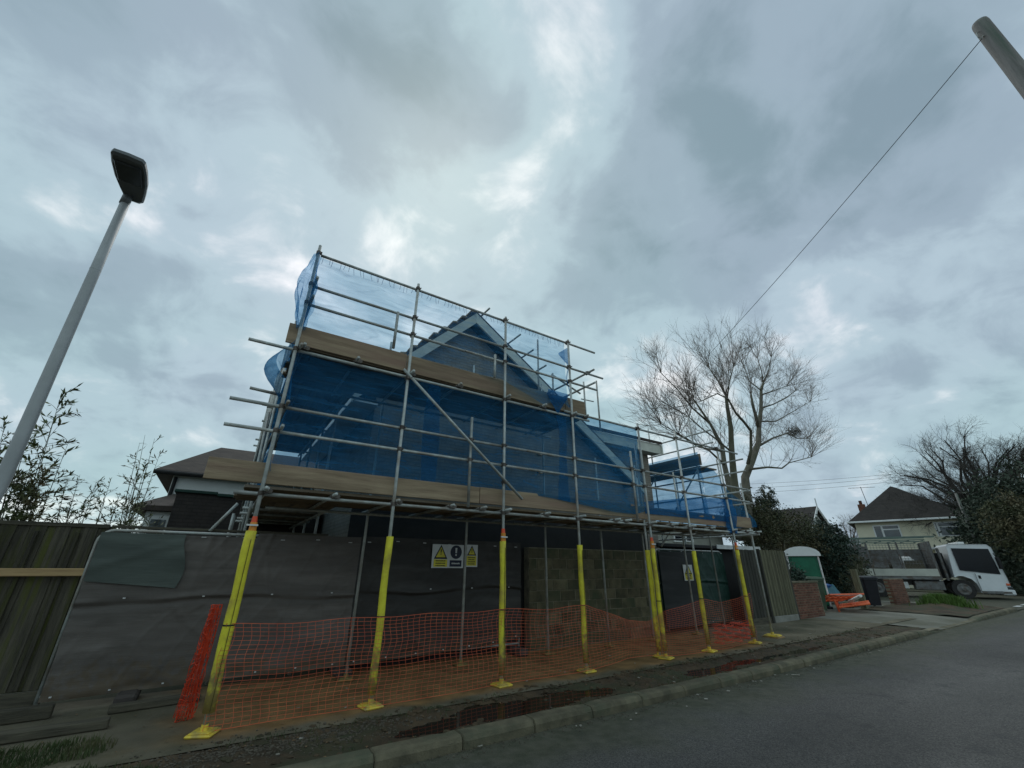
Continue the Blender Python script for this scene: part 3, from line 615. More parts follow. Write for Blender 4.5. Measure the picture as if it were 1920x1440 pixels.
def base_pad(x, y, parent, gz=0.0, rot=0.0, m=None, s=.125):
    M = Matrix.Translation((x, y, gz))@Matrix.Rotation(rot, 4, 'Z'); mb = MB()
    mb.bbox(-s, s, -s, s, 0, .028, .03, M); mb.bbox(-s*.8, s*.8, -s*.8, s*.8, .028, .040, .012, M); mb.tube((0, 0, .04), (0, 0, .09), .034, 10, M=M)
    return obj('base_plate', mb, m or PAD, parent)
def sleeve(x, y, z0, z1, parent, r=.052):
    prof = []; n = 10
    rings = []
    for k in range(9):
        t = k/8; z = z0+(z1-z0)*t; rr = r*(1+.05*math.sin(k*1.9+x*3)); ox = .006*math.sin(k*1.3+x*5)
        rings.append([(x+ox+rr*math.cos(2*math.pi*i/n), y+rr*math.sin(2*math.pi*i/n), z) for i in range(n)])
    o = obj('foam_sleeve', MB().loft(rings), FOAM, parent, True)
    return o
for i, (x, zt) in enumerate(zip(SX, STOP)):
    g = G(x)
    st = tube('standard', (x, YS, g+.03), (x, YS, zt), n=12)
    base_pad(x, YS, st, g-.002, (-.45, .15, .1, .05, .3, .2, .25)[i])
    sleeve(x, YS, g+.19 if i == 0 else g+.13, (2.0, 2.0, 2.0, 1.99, 1.98, 1.96, 2.02)[i], st, .060 if i == 0 else .050)
    sl = st.children[-1]
    if i != 1: obj('sleeve_slit', MB().box(x+.008, x+.014, YS-.056-(.01 if i == 0 else 0), YS-.046, g+.2, 1.9), FOAMDK, st)
    obj('cable_tie', MB().tube((x, YS, .985), (x, YS, 1.0), .066 if i == 0 else .056, 12), BLACKTIE, st)
    if i in (0, 2, 4, 6):
        obj('tape_cap', MB().tube((x+.004, YS, 1.99), (x+.002, YS, 2.13 if i else 2.10), .044, 10, r2=.040), CAPOR, st)
        obj('tape_cap', MB().tube((x+.001, YS, 2.10), (x, YS, 2.20 if i else 2.17), .036, 10, r2=.028), CAPRED, st)
        obj('cable_tie', MB().box(x-.075, x+.05, YS-.06, YS-.045, 2.055, 2.075), WHITEP, st)
# a second sleeved tube standing close behind the fifth
st = tube('standard', (7.73, 6.44, .03), (7.73, 6.44, 4.3)); base_pad(7.73, 6.46, st, .002, .2, PAD, .10); sleeve(7.73, 6.44, .10, 1.95, st)
# bare corner tube with a plywood pad
st = tube('standard', (12.20, 6.54, .07), (12.20, 6.54, 3.85)); base_pad(12.20, 6.54, st, .045, .2, PAD, .17)
obj('sole_board', MB().box(12.02, 12.38, 6.34, 6.72, .018, .043), TIMBER, st)
INX = [2.12, 4.10, 6.08, 7.80, 9.30, 11.0]; INY = 7.86
for x in INX:
    st = tube('standard', (x, INY, .03), (x, INY, (5.95 if x < 6.2 else 4.25))); base_pad(x, INY, st, G(x), random.uniform(-.3, .3), PADD, .11)
# ledgers and rails
def run(name, x0, x1, y, z, splits=()):
    xs = [x0, *splits, x1]
    for a, b in zip(xs, xs[1:]): tube(name, (a+.004, y, z+random.uniform(-.004, .004)), (b-.004, y, z+random.uniform(-.004, .004)))
YR = YS+.05
run('ledger', .02, 12.2, YR, ZL1, (4.8, 9.7)); run('ledger', .5, 11.9, INY-.05, ZL1, (5.2,)); run('ledger', .16, 6.2, YR, ZL2, (4.9,)); run('ledger', .4, 6.3, INY-.05, ZL2)
run('ledger', .1, 6.6, INY-.4, ZL2-.55)
run('guard_rail', -.28, 12.1, YR, GZ[0], (4.55, 8.5)); run('guard_rail', -.30, 12.15, YR, GZ[1], (4.5, 8.4))
run('guard_rail', .30, 6.52, YR, HZs[0], (3.1,)); run('guard_rail', .30, 6.75, YR, HZs[1], (4.6,)); run('guard_rail', .36, 6.55, YR, HZs[2], (4.3,))
run('guard_rail', 5.5, 12.0, YR, 4.64, (8.8,))
tube('guard_rail', (-.28, YS+.06, 4.545), (.5, YS+.06, 4.545)); tube('guard_rail', (-.12, YS+.9, 4.13), (.5, YS+.9, 4.10))
for x, z0, z1 in ((3.29, 2.5, 4.05), (7.36, 2.5, 4.03), (1.74, 4.98, 5.70), (3.88-.37+.23, 4.95, 5.44)):
    tube('puncheon', (x, YS, z0), (x, YS, z1))
for i, x in enumerate(SX):
    zs = [ZL1, GZ[0], GZ[1]]
    if i < 4: zs += [ZL2, HZs[0], HZs[1], HZs[2]]
    else: zs += [4.64]
    for z in zs: coupler((x, YS, z))
for x, z in ((3.29, GZ[0]), (3.29, GZ[1]), (7.36, GZ[0]), (7.36, GZ[1])): coupler((x, YS, z))
# transoms with their fittings
tx1 = [.36, 1.2, 2.10, 3.0, 3.55, 4.03, 4.9, 5.72, 6.7, 7.0, 7.78, 8.5, 9.19, 10.0, 10.95, 11.6, 12.1]
for x in tx1:
    tube('transom', (x, YS-.05-random.uniform(.02, .12), ZT1), (x, 8.2, ZT1)); coupler((x, YR-.02, ZT1-.01), None, 'y')
for x in (.42, 1.2, 2.10, 3.0, 4.03, 4.9, 5.72, 6.05):
    tube('transom', (x, YS-.05-random.uniform(.02, .08), ZT2), (x, 8.1, ZT2)); coupler((x, YR-.02, ZT2-.01), None, 'y')
for z in (GZ[0]+.02, GZ[1]+.02): obj('coupler', coupler_mb((4.86, YR+.03, z-.03)), STEEL, scaf)
# long diagonal brace on the outside
tube('diagonal_brace', on_y(757, 692, YS-.06), on_y(979, 936, YS-.06)); coupler((SX[1], YS-.04, 4.50)); coupler((SX[2], YS-.04, 2.98))
# toe boards
def board(name, x0, x1, y0, y1, z0, z1, m):
    mb = MB().bbox(x0, x1, y0, y1, z0, z1, .006); return obj(name, mb, m, scaf)
YT = YR+.045
for a, b, dz in ((-.33, 3.55, 0), (3.56, 7.45, .004), (7.46, 11.02, -.008), (11.03, 12.05, .01)): board('toe_board', a, b, YT, YT+.038, TB1[0]+dz, TB1[1]+dz, TOE)
for a, b, dz in ((.17, 2.02, .006), (2.03, 5.58, 0), (5.59, 6.16, .012)): board('toe_board', a, b, YT, YT+.038, TB2[0]+dz, TB2[1]+dz, TOE)
# deck boards, each a plank
def deck(x0, x1, zb, lens, seed, y0=YT+.040, n=6, w=.222):
    rr = random.Random(seed)
    for k in range(n):
        y = y0+k*(w+rr.uniform(.004, .016)); x = x0+rr.uniform(-.06, .10); i = 0
        while x < x1-.3:
            e = min(x+rr.choice(lens), x1+rr.uniform(-.02, .08)); dz = rr.uniform(0, .006)
            mb = MB().bbox(x, e-.006, y, y+w, zb+dz, zb+.038+dz, .004); obj('scaffold_board', mb, BOARD, scaf)
            x = e; i += 1
deck(.10, 12.0, ZB1, (3.9, 3.0, 3.9), 3); deck(.25, 6.15, ZB2, (3.9, 2.1), 8)
board('scaffold_board', .55, 1.60, YT+.06, YT+.29, ZB2-.075, ZB2-.037, BOARD); board('scaffold_board', 1.28, 1.98, YT+.05, YT+.27, ZB2-.07, ZB2-.032, BOARD)
# left elevation: two rows of standards running back past the house, with decks
LY = [8.55, 9.9, 11.4, 13.0]
for y in LY:
    tube('standard', (.33, y, .03), (.33, y, 6.2)); tube('standard', (1.42, y, .03), (1.42, y, 4.9))
for z in (GZ[0], GZ[1], ZL1, ZL2, 5.4, 5.75):
    tube('guard_rail' if z not in (ZL1, ZL2) else 'ledger', (.38, YS-.1, z+.05), (.38, 13.4, z+.05))
for z in (ZL1, ZL2): tube('ledger', (1.40, 7.9, z), (1.40, 13.4, z))
for y in (8.6, 9.5, 10.6, 11.3, 12.4, 13.1):
    for z in (ZT1, ZT2): tube('transom', (.22, y, z), (1.6, y, z))
for zb, n in ((ZB1, 5), (ZB2, 5)):
    for k in range(n):
        for ya, yb in ((7.80, 10.7), (10.71, 13.5)):
            x0 = .42+k*.226; mb = MB().bbox(x0, x0+.221, ya, yb, zb, zb+.038, .004); obj('scaffold_board', mb, BOARD_Y, scaf)
for y0, y1, z0, z1 in ((7.9, 9.5, 2.6, 4.5), (9.6, 11.3, 4.5, 2.6)): tube('diagonal_brace', (.28, y0, z0), (.28, y1, z1))
for y in (8.75, 9.1, 9.4): tube('standard', (.12+.05*(y-8.7), y, .2), (.12+.05*(y-8.7), y, 2.42))
board('toe_board', .40, .438, YT+.05, 13.2, TB2[0], TB2[1], BOARD_Y)
# raking prop leaning at the lower left corner
tube('raking_prop', on_y(393, 996, 8.34), on_y(446, 944, 8.34))
# right end of the upper lift
for px0, py0, px1, py1, y in ((1008, 637, 1010, 720, 7.7), (1036, 700, 1034, 735, 7.4), (1094, 716, 1090, 762, 7.86), (1118, 714, 1110, 780, 8.1)):
    a = on_y(px0, py0, y); tube('standard', (a[0], y, on_y(px1, py1, y)[2]-.4), (a[0], y, a[2]))
for z, y1 in ((5.30, 8.3), (5.62, 8.2)): tube('guard_rail', (6.28, YS-.15, z+.12), (6.28, y1, z+.12))
tube('guard_rail', on_y(1034, 702, 7.5), on_y(1088, 738, 7.5)); tube('guard_rail', on_y(1090, 748, 7.9), on_y(1113, 753, 7.9), r=.016)
coupler((6.28, YS+.05, 5.74)); 
# right return of the scaffold, past the end wall
RX = 12.35
for y in (7.9, 9.6, 11.4): tube('standard', (RX, y, .05), (RX, y, 6.3 if y < 11 else 6.0)); tube('standard', (RX+1.2, y, .05), (RX+1.2, y, 5.0))
for z in (5.25, 5.65): tube('guard_rail', (RX, 7.2, z), (RX, 12.6, z))
for z in (GZ[0], GZ[1], ZL1, 4.55, 4.2): tube('ledger', (RX, YS+.1, z), (RX, 12.6, z))
obj('toe_board', MB().bbox(RX-.05, RX-.012, 7.7, 12.4, 4.62, 4.98, .006), BOARD_Y, scaf)
for k in range(4): obj('scaffold_board', MB().bbox(RX+.02+k*.23, RX+.24+k*.23, 7.8, 12.3, 4.58, 4.618, .004), BOARD_Y, scaf)
tube('diagonal_brace', (RX, 7.9, 4.5), (RX, 9.6, 2.6)); tube('diagonal_brace', (RX+.03, 9.6, 4.5), (RX+.03, 11.4, 2.6))
tube('diagonal_brace', on_y(1262, 985, 7.9), on_y(1240, 1025, 7.9))

# short tubes lying over the right roof slope, their ends past the gable
for (a, b) in (((890, 602), (918, 578)), ((948, 645), (976, 627)), ((976, 672), (1000, 656)), ((998, 702), (1024, 685))):
    e = on_y(b[0], b[1], 7.95); mb = MB().tube((e[0], e[1], e[2]), (e[0], e[1]+2.6, e[2]), r_, 8)
    tag(obj('roof_tube', mb, STEEL, None, True), {918: 'steel tube end poking out just right of the gable peak', 976: 'steel tube end poking past the roof beside the third tall upright', 1000: 'steel tube end poking past the roof slope, third one down', 1024: 'steel tube end poking past the roof slope, lowest of the four'}[b[0]], 'scaffold tube', 'tubes lying across the roof slope')

# ------------------------------------------------------------------ debris netting
def net(name, fn, nu, nv, m, label, amp=.045, cat='debris netting', group='blue debris netting on the scaffold'):
    def g(u, v):
        p = fn(u, v); w = amp*min(1, 6*min(v, 1-v)+.3)
        q = w*(mnoise.noise((p[0]*1.6, p[1]*1.6, p[2]*2.2))+.6*mnoise.noise((p[0]*5, p[1]*5, p[2]*4))+.45*mnoise.noise((p[0]*2.5, p[1]*2.5, p[2]*14)))
        return (p[0]+q*.25, p[1]+q, p[2]+q*.3)
    return tag(obj(name, MB().grid(g, nu, nv), m, None, True), label, cat, group)
def lerp(a, b, t): return a+(b-a)*t
def pw_lin(pts, x):
    for (x0, y0), (x1, y1) in zip(pts, pts[1:]):
        if x <= x1: return lerp(y0, y1, max(0, min(1, (x-x0)/(x1-x0))))
    return pts[-1][1]
sagtop = lambda x: 6.395-.03*abs(math.sin(x*2.6))
botu = [(.3, 4.92), (3.2, 4.985), (3.9, 4.95), (4.9, 4.64), (5.1, 4.72), (5.45, 4.80), (5.72, 4.62)]
YN = YR+.04
net('debris_net', lambda u, v: ((lambda x: (x, YN+(.06 if x < 3.4 else -.10*min(1, (x-3.4)/.5)*max(0, 1-v*3)), lerp(pw_lin(botu, x), sagtop(x), v)))(lerp(.36, 5.62, u))), 90, 30, NETTHIN, 'thin blue netting hung on the topmost guard rail in front of the gable')
botm = [(.3, 2.82), (4.1, 2.872), (4.8, 2.83), (5.9, 2.74), (6.8, 2.66), (7.4, 2.66), (7.8, 2.76)]
for xa, xb, dy, lab in ((.36, 2.75, 0, 'dark blue net panel filling the left bays between the two decks'), (2.50, 5.55, .012, 'dark blue net panel behind the long diagonal brace'), (5.28, 7.72, -.010, 'blue net panel in front of the low wing, its hem sagging over the planks')):
    net('debris_net', lambda u, v, xa=xa, xb=xb, dy=dy: ((lambda x: (x+.03*math.sin(v*4+xa), YN+dy+(.10 if x < 4.2 else lerp(.10, -.03, min(1, (x-4.2)/.8))*1.0), lerp(pw_lin(botm, x), 4.60 if x < 5.75 else 4.63, v)))(lerp(xa, xb, u))), 70, 40, NET, lab, .06)
net('debris_net', lambda u, v: ((lambda x: (x, YN-.02, lerp(2.70, pw_lin([(7.7, 2.95), (9.2, 3.16), (10.2, 3.24), (10.95, 3.3)], x), v)))(lerp(7.72, 10.95, u))), 50, 8, NETDENSE, 'low strip of blue net over the plank guard right of the house', .05)
net('debris_net', lambda u, v: (.37-.03*math.sin(v*9), lerp(YS+.02, 13.3, u), lerp(2.75, 4.62, v)), 70, 20, NET, 'blue net closing the left side of the scaffold below the upper deck', .05)
def bunch(u, v):
    z = lerp(4.9, 6.32, v); a = lerp(.1, 6.1, u); r = (.050+.075*math.sin(math.pi*v**.8)**1.5)*(1+.30*math.sin(a*3+z*4)+.2*math.sin(a*7-z*9))
    return (.32-.045*math.sin(math.pi*v)+r*math.cos(a)*.95, YS+.03+r*math.sin(a)*1.2, z)
net('debris_net', bunch, 26, 50, NETTHIN, 'gathered net bunched round the tall left corner tube', .02)
net('debris_net', lambda u, v: (.36-.03*math.sin(v*7), lerp(YS+.12, 8.2, u**1.3), lerp(4.95, 6.15-1.15*u, v)), 24, 20, NETTHIN, 'thin blue net closing the left end of the upper lift', .06)
nt_ = MB()
for k in range(60):
    x = .4+k*.088+random.uniform(-.03, .03); nt_.path([(x, YR+.02, 6.36), (x+random.uniform(-.02, .02), YR+.03, 6.30), (x+random.uniform(-.03, .03), YR+.035, 6.24-random.uniform(0, .05))], .0035, 3, False)
tag(obj('net_ties', nt_, BLUEP), 'fringe of short blue ties holding the netting to the top rail', kind='stuff')
# loose bulging flap at the left corner
net('net_flap', lambda u, v: (.30-.42*math.sin(math.pi*min(1, v*1.02))*(.25+.75*math.sin(math.pi*(.15+.8*u)))*(.4+.6*(1-v)), YS+.02+.9*u, lerp(4.05, 4.72, v)), 20, 16, NET, 'loose blue net flap bulging out below the left end of the upper planks', .03)
net('net_flap', lambda u, v: ((5.68-.30*(1-abs(2*v-1.05))*u), YN-.05, lerp(5.72, 6.20, v)), 12, 14, NETDENSE, 'small torn triangle of net flapping from the rightmost tall upright', .03)
net('net_flap', lambda u, v: (5.66+.05*math.sin(v*8)-.03*u, YN-.06, lerp(4.75, 5.85, v)), 3, 24, NETDENSE, 'narrow twisted strip of net hanging down the rightmost tall upright', .02)
net('net_flap', lambda u, v: ((lambda x: (x, YT-.075-.05*math.sin(v*3), lerp(4.97-.42*(1-abs(2*u-.95))-.03, 5.03, v)))(lerp(5.02, 5.60, u))), 14, 10, NETDENSE, 'dense blue point of net draped over the right end of the upper planks', .03)
net('debris_net', lambda u, v: (RX-.13, lerp(7.7, 12.6, u), lerp(2.7, 5.02, v)*1.0), 40, 24, NET, 'blue net on the far return of the scaffold beside the bare tree', .06)
net('debris_net', lambda u, v: (RX+.04+.16*math.sin(v*2.6)*(1-u)+.08*math.sin(v*7+u*3), lerp(6.45+1.0*v, 7.9, u), lerp(2.66, 4.55-.3*abs(u-.5), v)), 24, 30, NET, 'bunched blue net billowing at the right hand corner of the scaffold', .10)
net('debris_net', lambda u, v: (lerp(10.75, 11.25, u), YN-.05-.04*math.sin(u*3.1), lerp(2.42, 3.28, v)), 12, 14, NETDENSE, 'thick blue bundle of net hanging over the right end of the lower planks', .08)

# ------------------------------------------------------------------ orange barrier mesh along the foot of the scaffold
def barrier():
    mb = MB(); cw, w = .085, .0018
    xs = np.arange(SX[0]-.02, SX[6]+.02, cw); rows = 23
    top = [(.3, 1.0), (1.2, .985), (2.05, 1.0), (3.0, .985), (3.98, 1.0), (5.0, .97), (5.67, 1.0), (6.1, .90), (6.7, .70), (7.3, .66), (7.73, .80), (8.4, .90), (9.14, .97), (9.8, .90), (10.4, .93), (10.91, 1.05)]
    bot = [(.3, .03), (5.4, .03), (5.9, .06), (6.6, .12), (7.3, .10), (7.9, .04), (11, .03)]
    P = np.zeros((len(xs), rows+1, 3))
    for i, x in enumerate(xs):
        t = pw_lin(top, x)+.012*math.sin(x*5); b = pw_lin(bot, x)
        dip = max(0, math.exp(-((x-6.75)/.9)**2))
        for j in range(rows+1):
            v = j/rows; z = lerp(b, t, v**(1-.25*dip)); y = YS-.07+.035*math.sin(x*1.9+v*2)+.06*nz(x, z*2, 1.3, 5)-.10*dip*math.sin(v*3.1)
            P[i, j] = (x+.012*math.sin(j*.7+x)+.022*nz(x*2, z*4, 1, 2), y, z+.018*nz(x*1.6, j*.35, 1, 8)*math.sin(math.pi*v)+G(x))
    for j in range(rows+1):
        ww = w*(1.7 if j in (0, rows) else 1)
        for i in range(len(xs)-1):
            a, b = P[i, j], P[i+1, j]; mb.add([a-(0, 0, ww), b-(0, 0, ww), b+(0, 0, ww), a+(0, 0, ww)], [(0, 1, 2, 3)])
    for i in range(len(xs)):
        for j in range(rows):
            a, b = P[i, j], P[i, j+1]; mb.add([a-(w, .001, 0), a+(w, -.001, 0), b+(w, -.001, 0), b-(w, .001, 0)], [(0, 1, 2, 3)])
    return mb
single('barrier_mesh', barrier(), BARRIER, 'long orange plastic barrier mesh tied along the yellow sleeved tubes', 'barrier mesh')
# the unused end of it, gathered into a leaning red roll at the left
rl = MB(); a = Vector(on_z(352, 1318, .02)); b = Vector(on_y(410, 1140, 6.62)); a = Vector((.13, 6.98, .0)); b = Vector((.16, 6.66, 1.18))
ax = (b-a); 
def roll_pt(t, ang, k=0):
    c = a+ax*t; rr = lerp(.082, .042, t)*(.78+.30*math.sin(ang*2+1.3*k*.2)+.18*math.sin(ang*5+t*9)); return (c.x+rr*math.cos(ang)*1.15, c.y+rr*math.sin(ang)*.9, c.z)
for k in range(24):
    t = k/23; rl.path([roll_pt(min(1, max(0, t+.012*math.sin(q*1.7+k))), 2*math.pi*q/22, k*.25) for q in range(23)], .0036, 3, False)
for q in range(18): rl.path([roll_pt(t_, 2*math.pi*q/18+.35*math.sin(t_*4+q), t_*8) for t_ in np.linspace(0, 1, 12)], .0042, 3, False)
for q in range(14): rl.path([roll_pt(t_, 2*math.pi*q/14+.5+.4*math.sin(t_*3+q*2), t_*8+9) for t_ in np.linspace(.02, .97, 9)], .0034, 3, False)
single('barrier_roll', rl, ROLLM, 'red-orange bundle of gathered barrier mesh leaning at the left corner tube', 'barrier mesh')
tf = MB()                                                    # dense folded heap of the same mesh near the seventh tube
x0b = on_z(1345, 1190, .05)
for k in range(26):
    z = .10+.014*k+.01*math.sin(k*2); pts_ = [(lerp(9.35, 10.75, q/20), YS-.03+.05*math.sin(q*1.3+k*.5), z+.03*math.sin(q*.8+k)+.02*(q/20)+G(10)) for q in range(21)]
    tf.path(pts_, .004, 3, False)
single('barrier_fold', tf, ROLLM, 'folded red-orange layers of barrier mesh between the last two sleeves', 'barrier mesh')
# ================================================================== FENCES, SHEETED PANELS, SIGNS
HYF = 8.22                                                   # sheeted site fence
def heras(label, x0, x1, z0, z1, y, sheet_m, seed, bot, ol=0.0, orr=0.0, ot=0.0):
    t = thing('site_fence_panel', label, 'fence panel', ((x0+x1)/2, y, 0), 'sheeted site fence panels')
    rr = .021; c = .16; pts_ = []
    def arc(cx, cz, a0, a1): return [(cx+c*math.cos(lerp(a0, a1, k/5)), y, cz+c*math.sin(lerp(a0, a1, k/5))) for k in range(6)]
    pts_ = [(x0, y, .03)]+[(x0, y, z1-c)]+arc(x0+c, z1-c, math.pi, math.pi/2)[1:]+arc(x1-c, z1-c, math.pi/2, 0)+[(x1, y, .03)]
    obj('frame', MB().path(pts_, rr, 8), STEEL, t, True)
    obj('frame', MB().tube((x0, y, z0+.06), (x1, y, z0+.06), rr*.8, 8), STEEL, t, True)
    def fn(u, v):
        x = lerp(x0+.02-ol, x1-.02+orr, u); zb = pw_lin(bot, x); z = lerp(zb, z1-.035+ot*(1 if x > x0+1.9 or ol > 0 else 0), v)
        q = .016*nz(x, z*1.4, 1.2, seed)+.010*nz(x, z*1.5, 4, seed)+.0035*nz(x*.5, z*9, 2, seed)
        cr_ = z1-.86+.035*math.sin(x*2.1+seed)+.02*nz(x, 0, 2.2, seed)
        q += .045*math.exp(-((z-cr_)/.03)**2)*(.5+.5*math.sin(x*3+seed))-.022*math.exp(-((z-cr_+.06)/.03)**2)
        q += .02*math.exp(-((z-zb-.05)/.06)**2)*math.sin(x*6+seed)
        q += .011*max(0, 1-abs(nz(x+.5*z, z*.55, 1.9, seed+2))*8)+.007*max(0, 1-abs(nz(x-.7*z, z*.5, 3.1, seed+6))*7)
        for k in range(4):                                   # slack drag folds running down from the ties
            xx = x0+.5+k*.8+.5*(z1-z)*math.sin(k*2.4+seed); q += .024*math.exp(-((x-xx)/.045)**2)*math.exp(-((z1-z)/.6))
        return (x+.012*nz(z*4, x, 1, 3)*(1 if u in (0, 1) else 0), y-.046-q, z)
    obj('sheet', MB().grid(fn, 150, 90), sheet_m, t, True)
    ties = MB()
    for k in range(7):
        x = lerp(x0+.12, x1-.12, k/6); s = random.uniform(-.02, .02)
        ties.box(x-.03, x+.03, y-.075, y-.066, z1-.06+s, z1-.048+s); 
        ties.box(x-.012, x+.012, y-.072, y-.062, pw_lin(bot, x)+.04, pw_lin(bot, x)+.055)
    for k in range(4 if sheet_m in (SHEET, SHEETSHADE) else 0):
        x = lerp(x0+.5, x1-.3, k/3); ties.box(x-.014, x+.014, y-.080, y-.070, z1-.86, z1-.845)
    obj('cable_ties', ties, WHITEP, t)
    return t
X0 = on_y(198, 991, HYF)[0]-.04; ZT = 2.055
pA = heras('grey sheeted fence panel with a greenish top corner beside the wooden fence', X0, X0+3.46, .10, ZT, HYF, SHEET, 1.0, [(X0, .10), (X0+1, .12), (X0+2.4, .14), (X0+3.5, .13)], 0, .09, .066)
def gp(u, v):
    x = lerp(X0+.03, X0+1.02+.05*math.sin(v*5), u); z = lerp(ZT-.64-.1*u, ZT-.03, v)
    return (x, HYF-.092-.012*nz(x, z, 3, 2)-.012*math.exp(-((z-x*.4-2.1)/.05)**2), z)
obj('sheet_patch', MB().grid(gp, 24, 18), SHEETG, pA, True)
pB = heras('grey sheeted fence panel with painted deck shade, carrying the two warning signs', X0+3.56, X0+7.0, .12, ZT+.02, HYF+.03, SHEETSHADE, 4.0, [(X0+3.5, .13), (X0+5, .16), (X0+6.3, .20), (X0+7.1, .30)], .05, .05, .066)  # same sheeting as its neighbour, shade of the deck painted into the tone
for sx in (X0+.86, X0+3.5, X0+6.9):
    M = Matrix.Translation((sx, HYF+.02, 0))
    lab = {0: 'rubber foot block under the middle of the grey sheeted panel', 1: 'rubber foot block between the grey and the shade-darkened sheeted panels', 2: 'rubber foot block beside the concrete block wall'}[[X0+.86, X0+3.5, X0+6.9].index(sx)]
    tag(obj('rubber_block', MB().bbox(-.11, .11, -.34, .30, .0, .13, .03, M), RUBBER), lab, 'fence foot', 'site fence feet')

# mossy closeboard fence at the far left
FY = 8.34
fl = thing('wooden_fence', 'mossy dark vertical board fence at the left edge of the photo', 'fence', (-2.5, FY, 0))
x = -4.6; k = 0
while x < X0-.02:
    w = random.uniform(.145, .175); M = Matrix.Translation((x+w/2, FY-.018+(k % 2)*.016, .21))@Matrix.Rotation(random.uniform(-.012, .012), 4, 'Y')
    obj('board', MB().bbox(-w/2, w/2, 0, .020, 0, 1.90+random.uniform(-.012, .012), .004, M), FENCEW, fl); x += w-.022; k += 1
x = -4.5
for x in (-4.0, -3.02, -2.52, -2.02, -1.62): obj('cover_strip', MB().bbox(x-.022, x+.022, FY-.052, FY-.022, .22, 2.02, .006), FENCEW, fl)
obj('top_rail', MB().bbox(-4.6, X0+.06, FY-.03, FY+.03, 2.085, 2.135, .005), GREYWOOD, fl); obj('back_rail', MB().bbox(-4.6, X0+.3, FY+.03, FY+.05, .2, 2.08, .005), FENCEW, fl)
obj('top_rail', MB().bbox(X0+.07, X0+3.0, FY-.03+.08, FY+.03+.08, 2.10, 2.135, .005), GREYWOOD, fl)
obj('gravel_board', MB().bbox(-4.6, X0+.02, FY-.05, FY-.005, .0, .20, .006), GREYWOOD, fl)
a = on_y(0, 1077, FY-.10); b = on_y(231, 1073, FY-.14)
single('timber_rail', MB().bbox(-3.9, b[0], FY-.125, FY-.078, b[2]-.045, b[2]+.048, .006), TIMBER, 'fresh pale timber batten fixed across the mossy fence and sheet', 'timber')
for i, (px, py, L_, rot, h, lab) in enumerate(((45, 1352, .62, .05, .13, 'grey timber baulk lying below the mossy fence'), (60, 1385, 1.35, .02, .09, 'long weathered sleeper on the ground nearest the grass'), (310, 1322, .9, .12, .08, 'dark plank end on the ground under the grey sheet'))):
    p = on_z(px, py, .0); M = Matrix.Translation((p[0]-.1, min(p[1], FY-.35), 0))@Matrix.Rotation(rot, 4, 'Z')
    tag(obj('timber_baulk', MB().bbox(-L_/2, L_/2, -.07, .07, 0, h, .012, M), GREYWOOD), lab, 'timber', 'timbers lying under the fence')

# warning signs on the shade-darkened panel and on the green hoarding
def tri(mb, cx, cz, s, y, t): 
    h = s*.9; mb.prism([(cx-s/2, cz-h/2), (cx+s/2, cz-h/2), (cx, cz+h/2)], 'y', y-t, y); return mb
def disc(mb, cx, cz, r, y, t, n=24): return mb.prism([(cx+r*math.cos(2*math.pi*k/n), cz+r*math.sin(2*math.pi*k/n)) for k in range(n)], 'y', y-t, y)
def wordbars(mb, cx, cz, w, h, y, t, seed):
    rr = random.Random(seed); x = cx-w/2
    while x < cx+w/2-.006:
        q = rr.uniform(.010, .020)
        mb.box(x, min(x+q*.75, cx+w/2), y-t, y, cz-h/2, cz+h/2*rr.choice((1, 1, .7))); x += q
    return mb
def bang(mb, cx, cz, s, y, t):
    mb.prism([(cx-s*.075, cz-s*.05), (cx+s*.075, cz-s*.05), (cx+s*.10, cz+s*.42), (cx-s*.10, cz+s*.42)], 'y', y-t, y); return disc(mb, cx, cz-s*.22, s*.085, y, t, 12)
SY = HYF-.06
p0 = on_y(808, 1065, SY); p1 = on_y(870, 1022, SY)
def sign_double():
    x0, x1, z0, z1 = p0[0], p1[0], p0[2], p1[2]; w = x1-x0; h = z1-z0
    t = thing('warning_sign', 'wide white two-part sign with a yellow triangle and a black disc', 'sign', ((x0+x1)/2, SY, 0), 'white safety signs')
    obj('panel', MB().bbox(x0, x1, SY-.006, SY, z0, z1, .012), SIGNW, t)
    cl, cr_ = x0+w*.27, x0+w*.75; y = SY-.0065
    obj('triangle', tri(MB(), cl, z0+h*.68, w*.42, y, .002), SIGNK, t); obj('triangle_face', tri(MB(), cl, z0+h*.665, w*.30, y-.0022, .002), SIGNY, t)
    obj('exclamation_mark', bang(MB(), cl, z0+h*.655, w*.20, y-.0045, .002), SIGNK, t)
    obj('disc', disc(MB(), cr_, z0+h*.68, w*.185, y, .002), SIGNB, t); obj('exclamation_mark', bang(MB(), cr_, z0+h*.66, w*.30, y-.0022, .002), SIGNW, t)
    obj('text_panel', MB().box(cl-w*.21, cl+w*.21, y-.002, y, z0+h*.05, z0+h*.36), SIGNY, t); obj('text_panel', MB().box(cr_-w*.19, cr_+w*.19, y-.002, y, z0+h*.06, z0+h*.33), SIGNB, t)
    q = MB()
    for k in range(3): wordbars(q, cl, z0+h*(.30-.10*k), w*.30, h*.045, y-.0022, .002, k+1)
    obj('lettering', q, SIGNK, t); obj('lettering', wordbars(MB(), cr_, z0+h*.195, w*.26, h*.06, y-.0022, .002, 9), SIGNW, t)
sign_double()
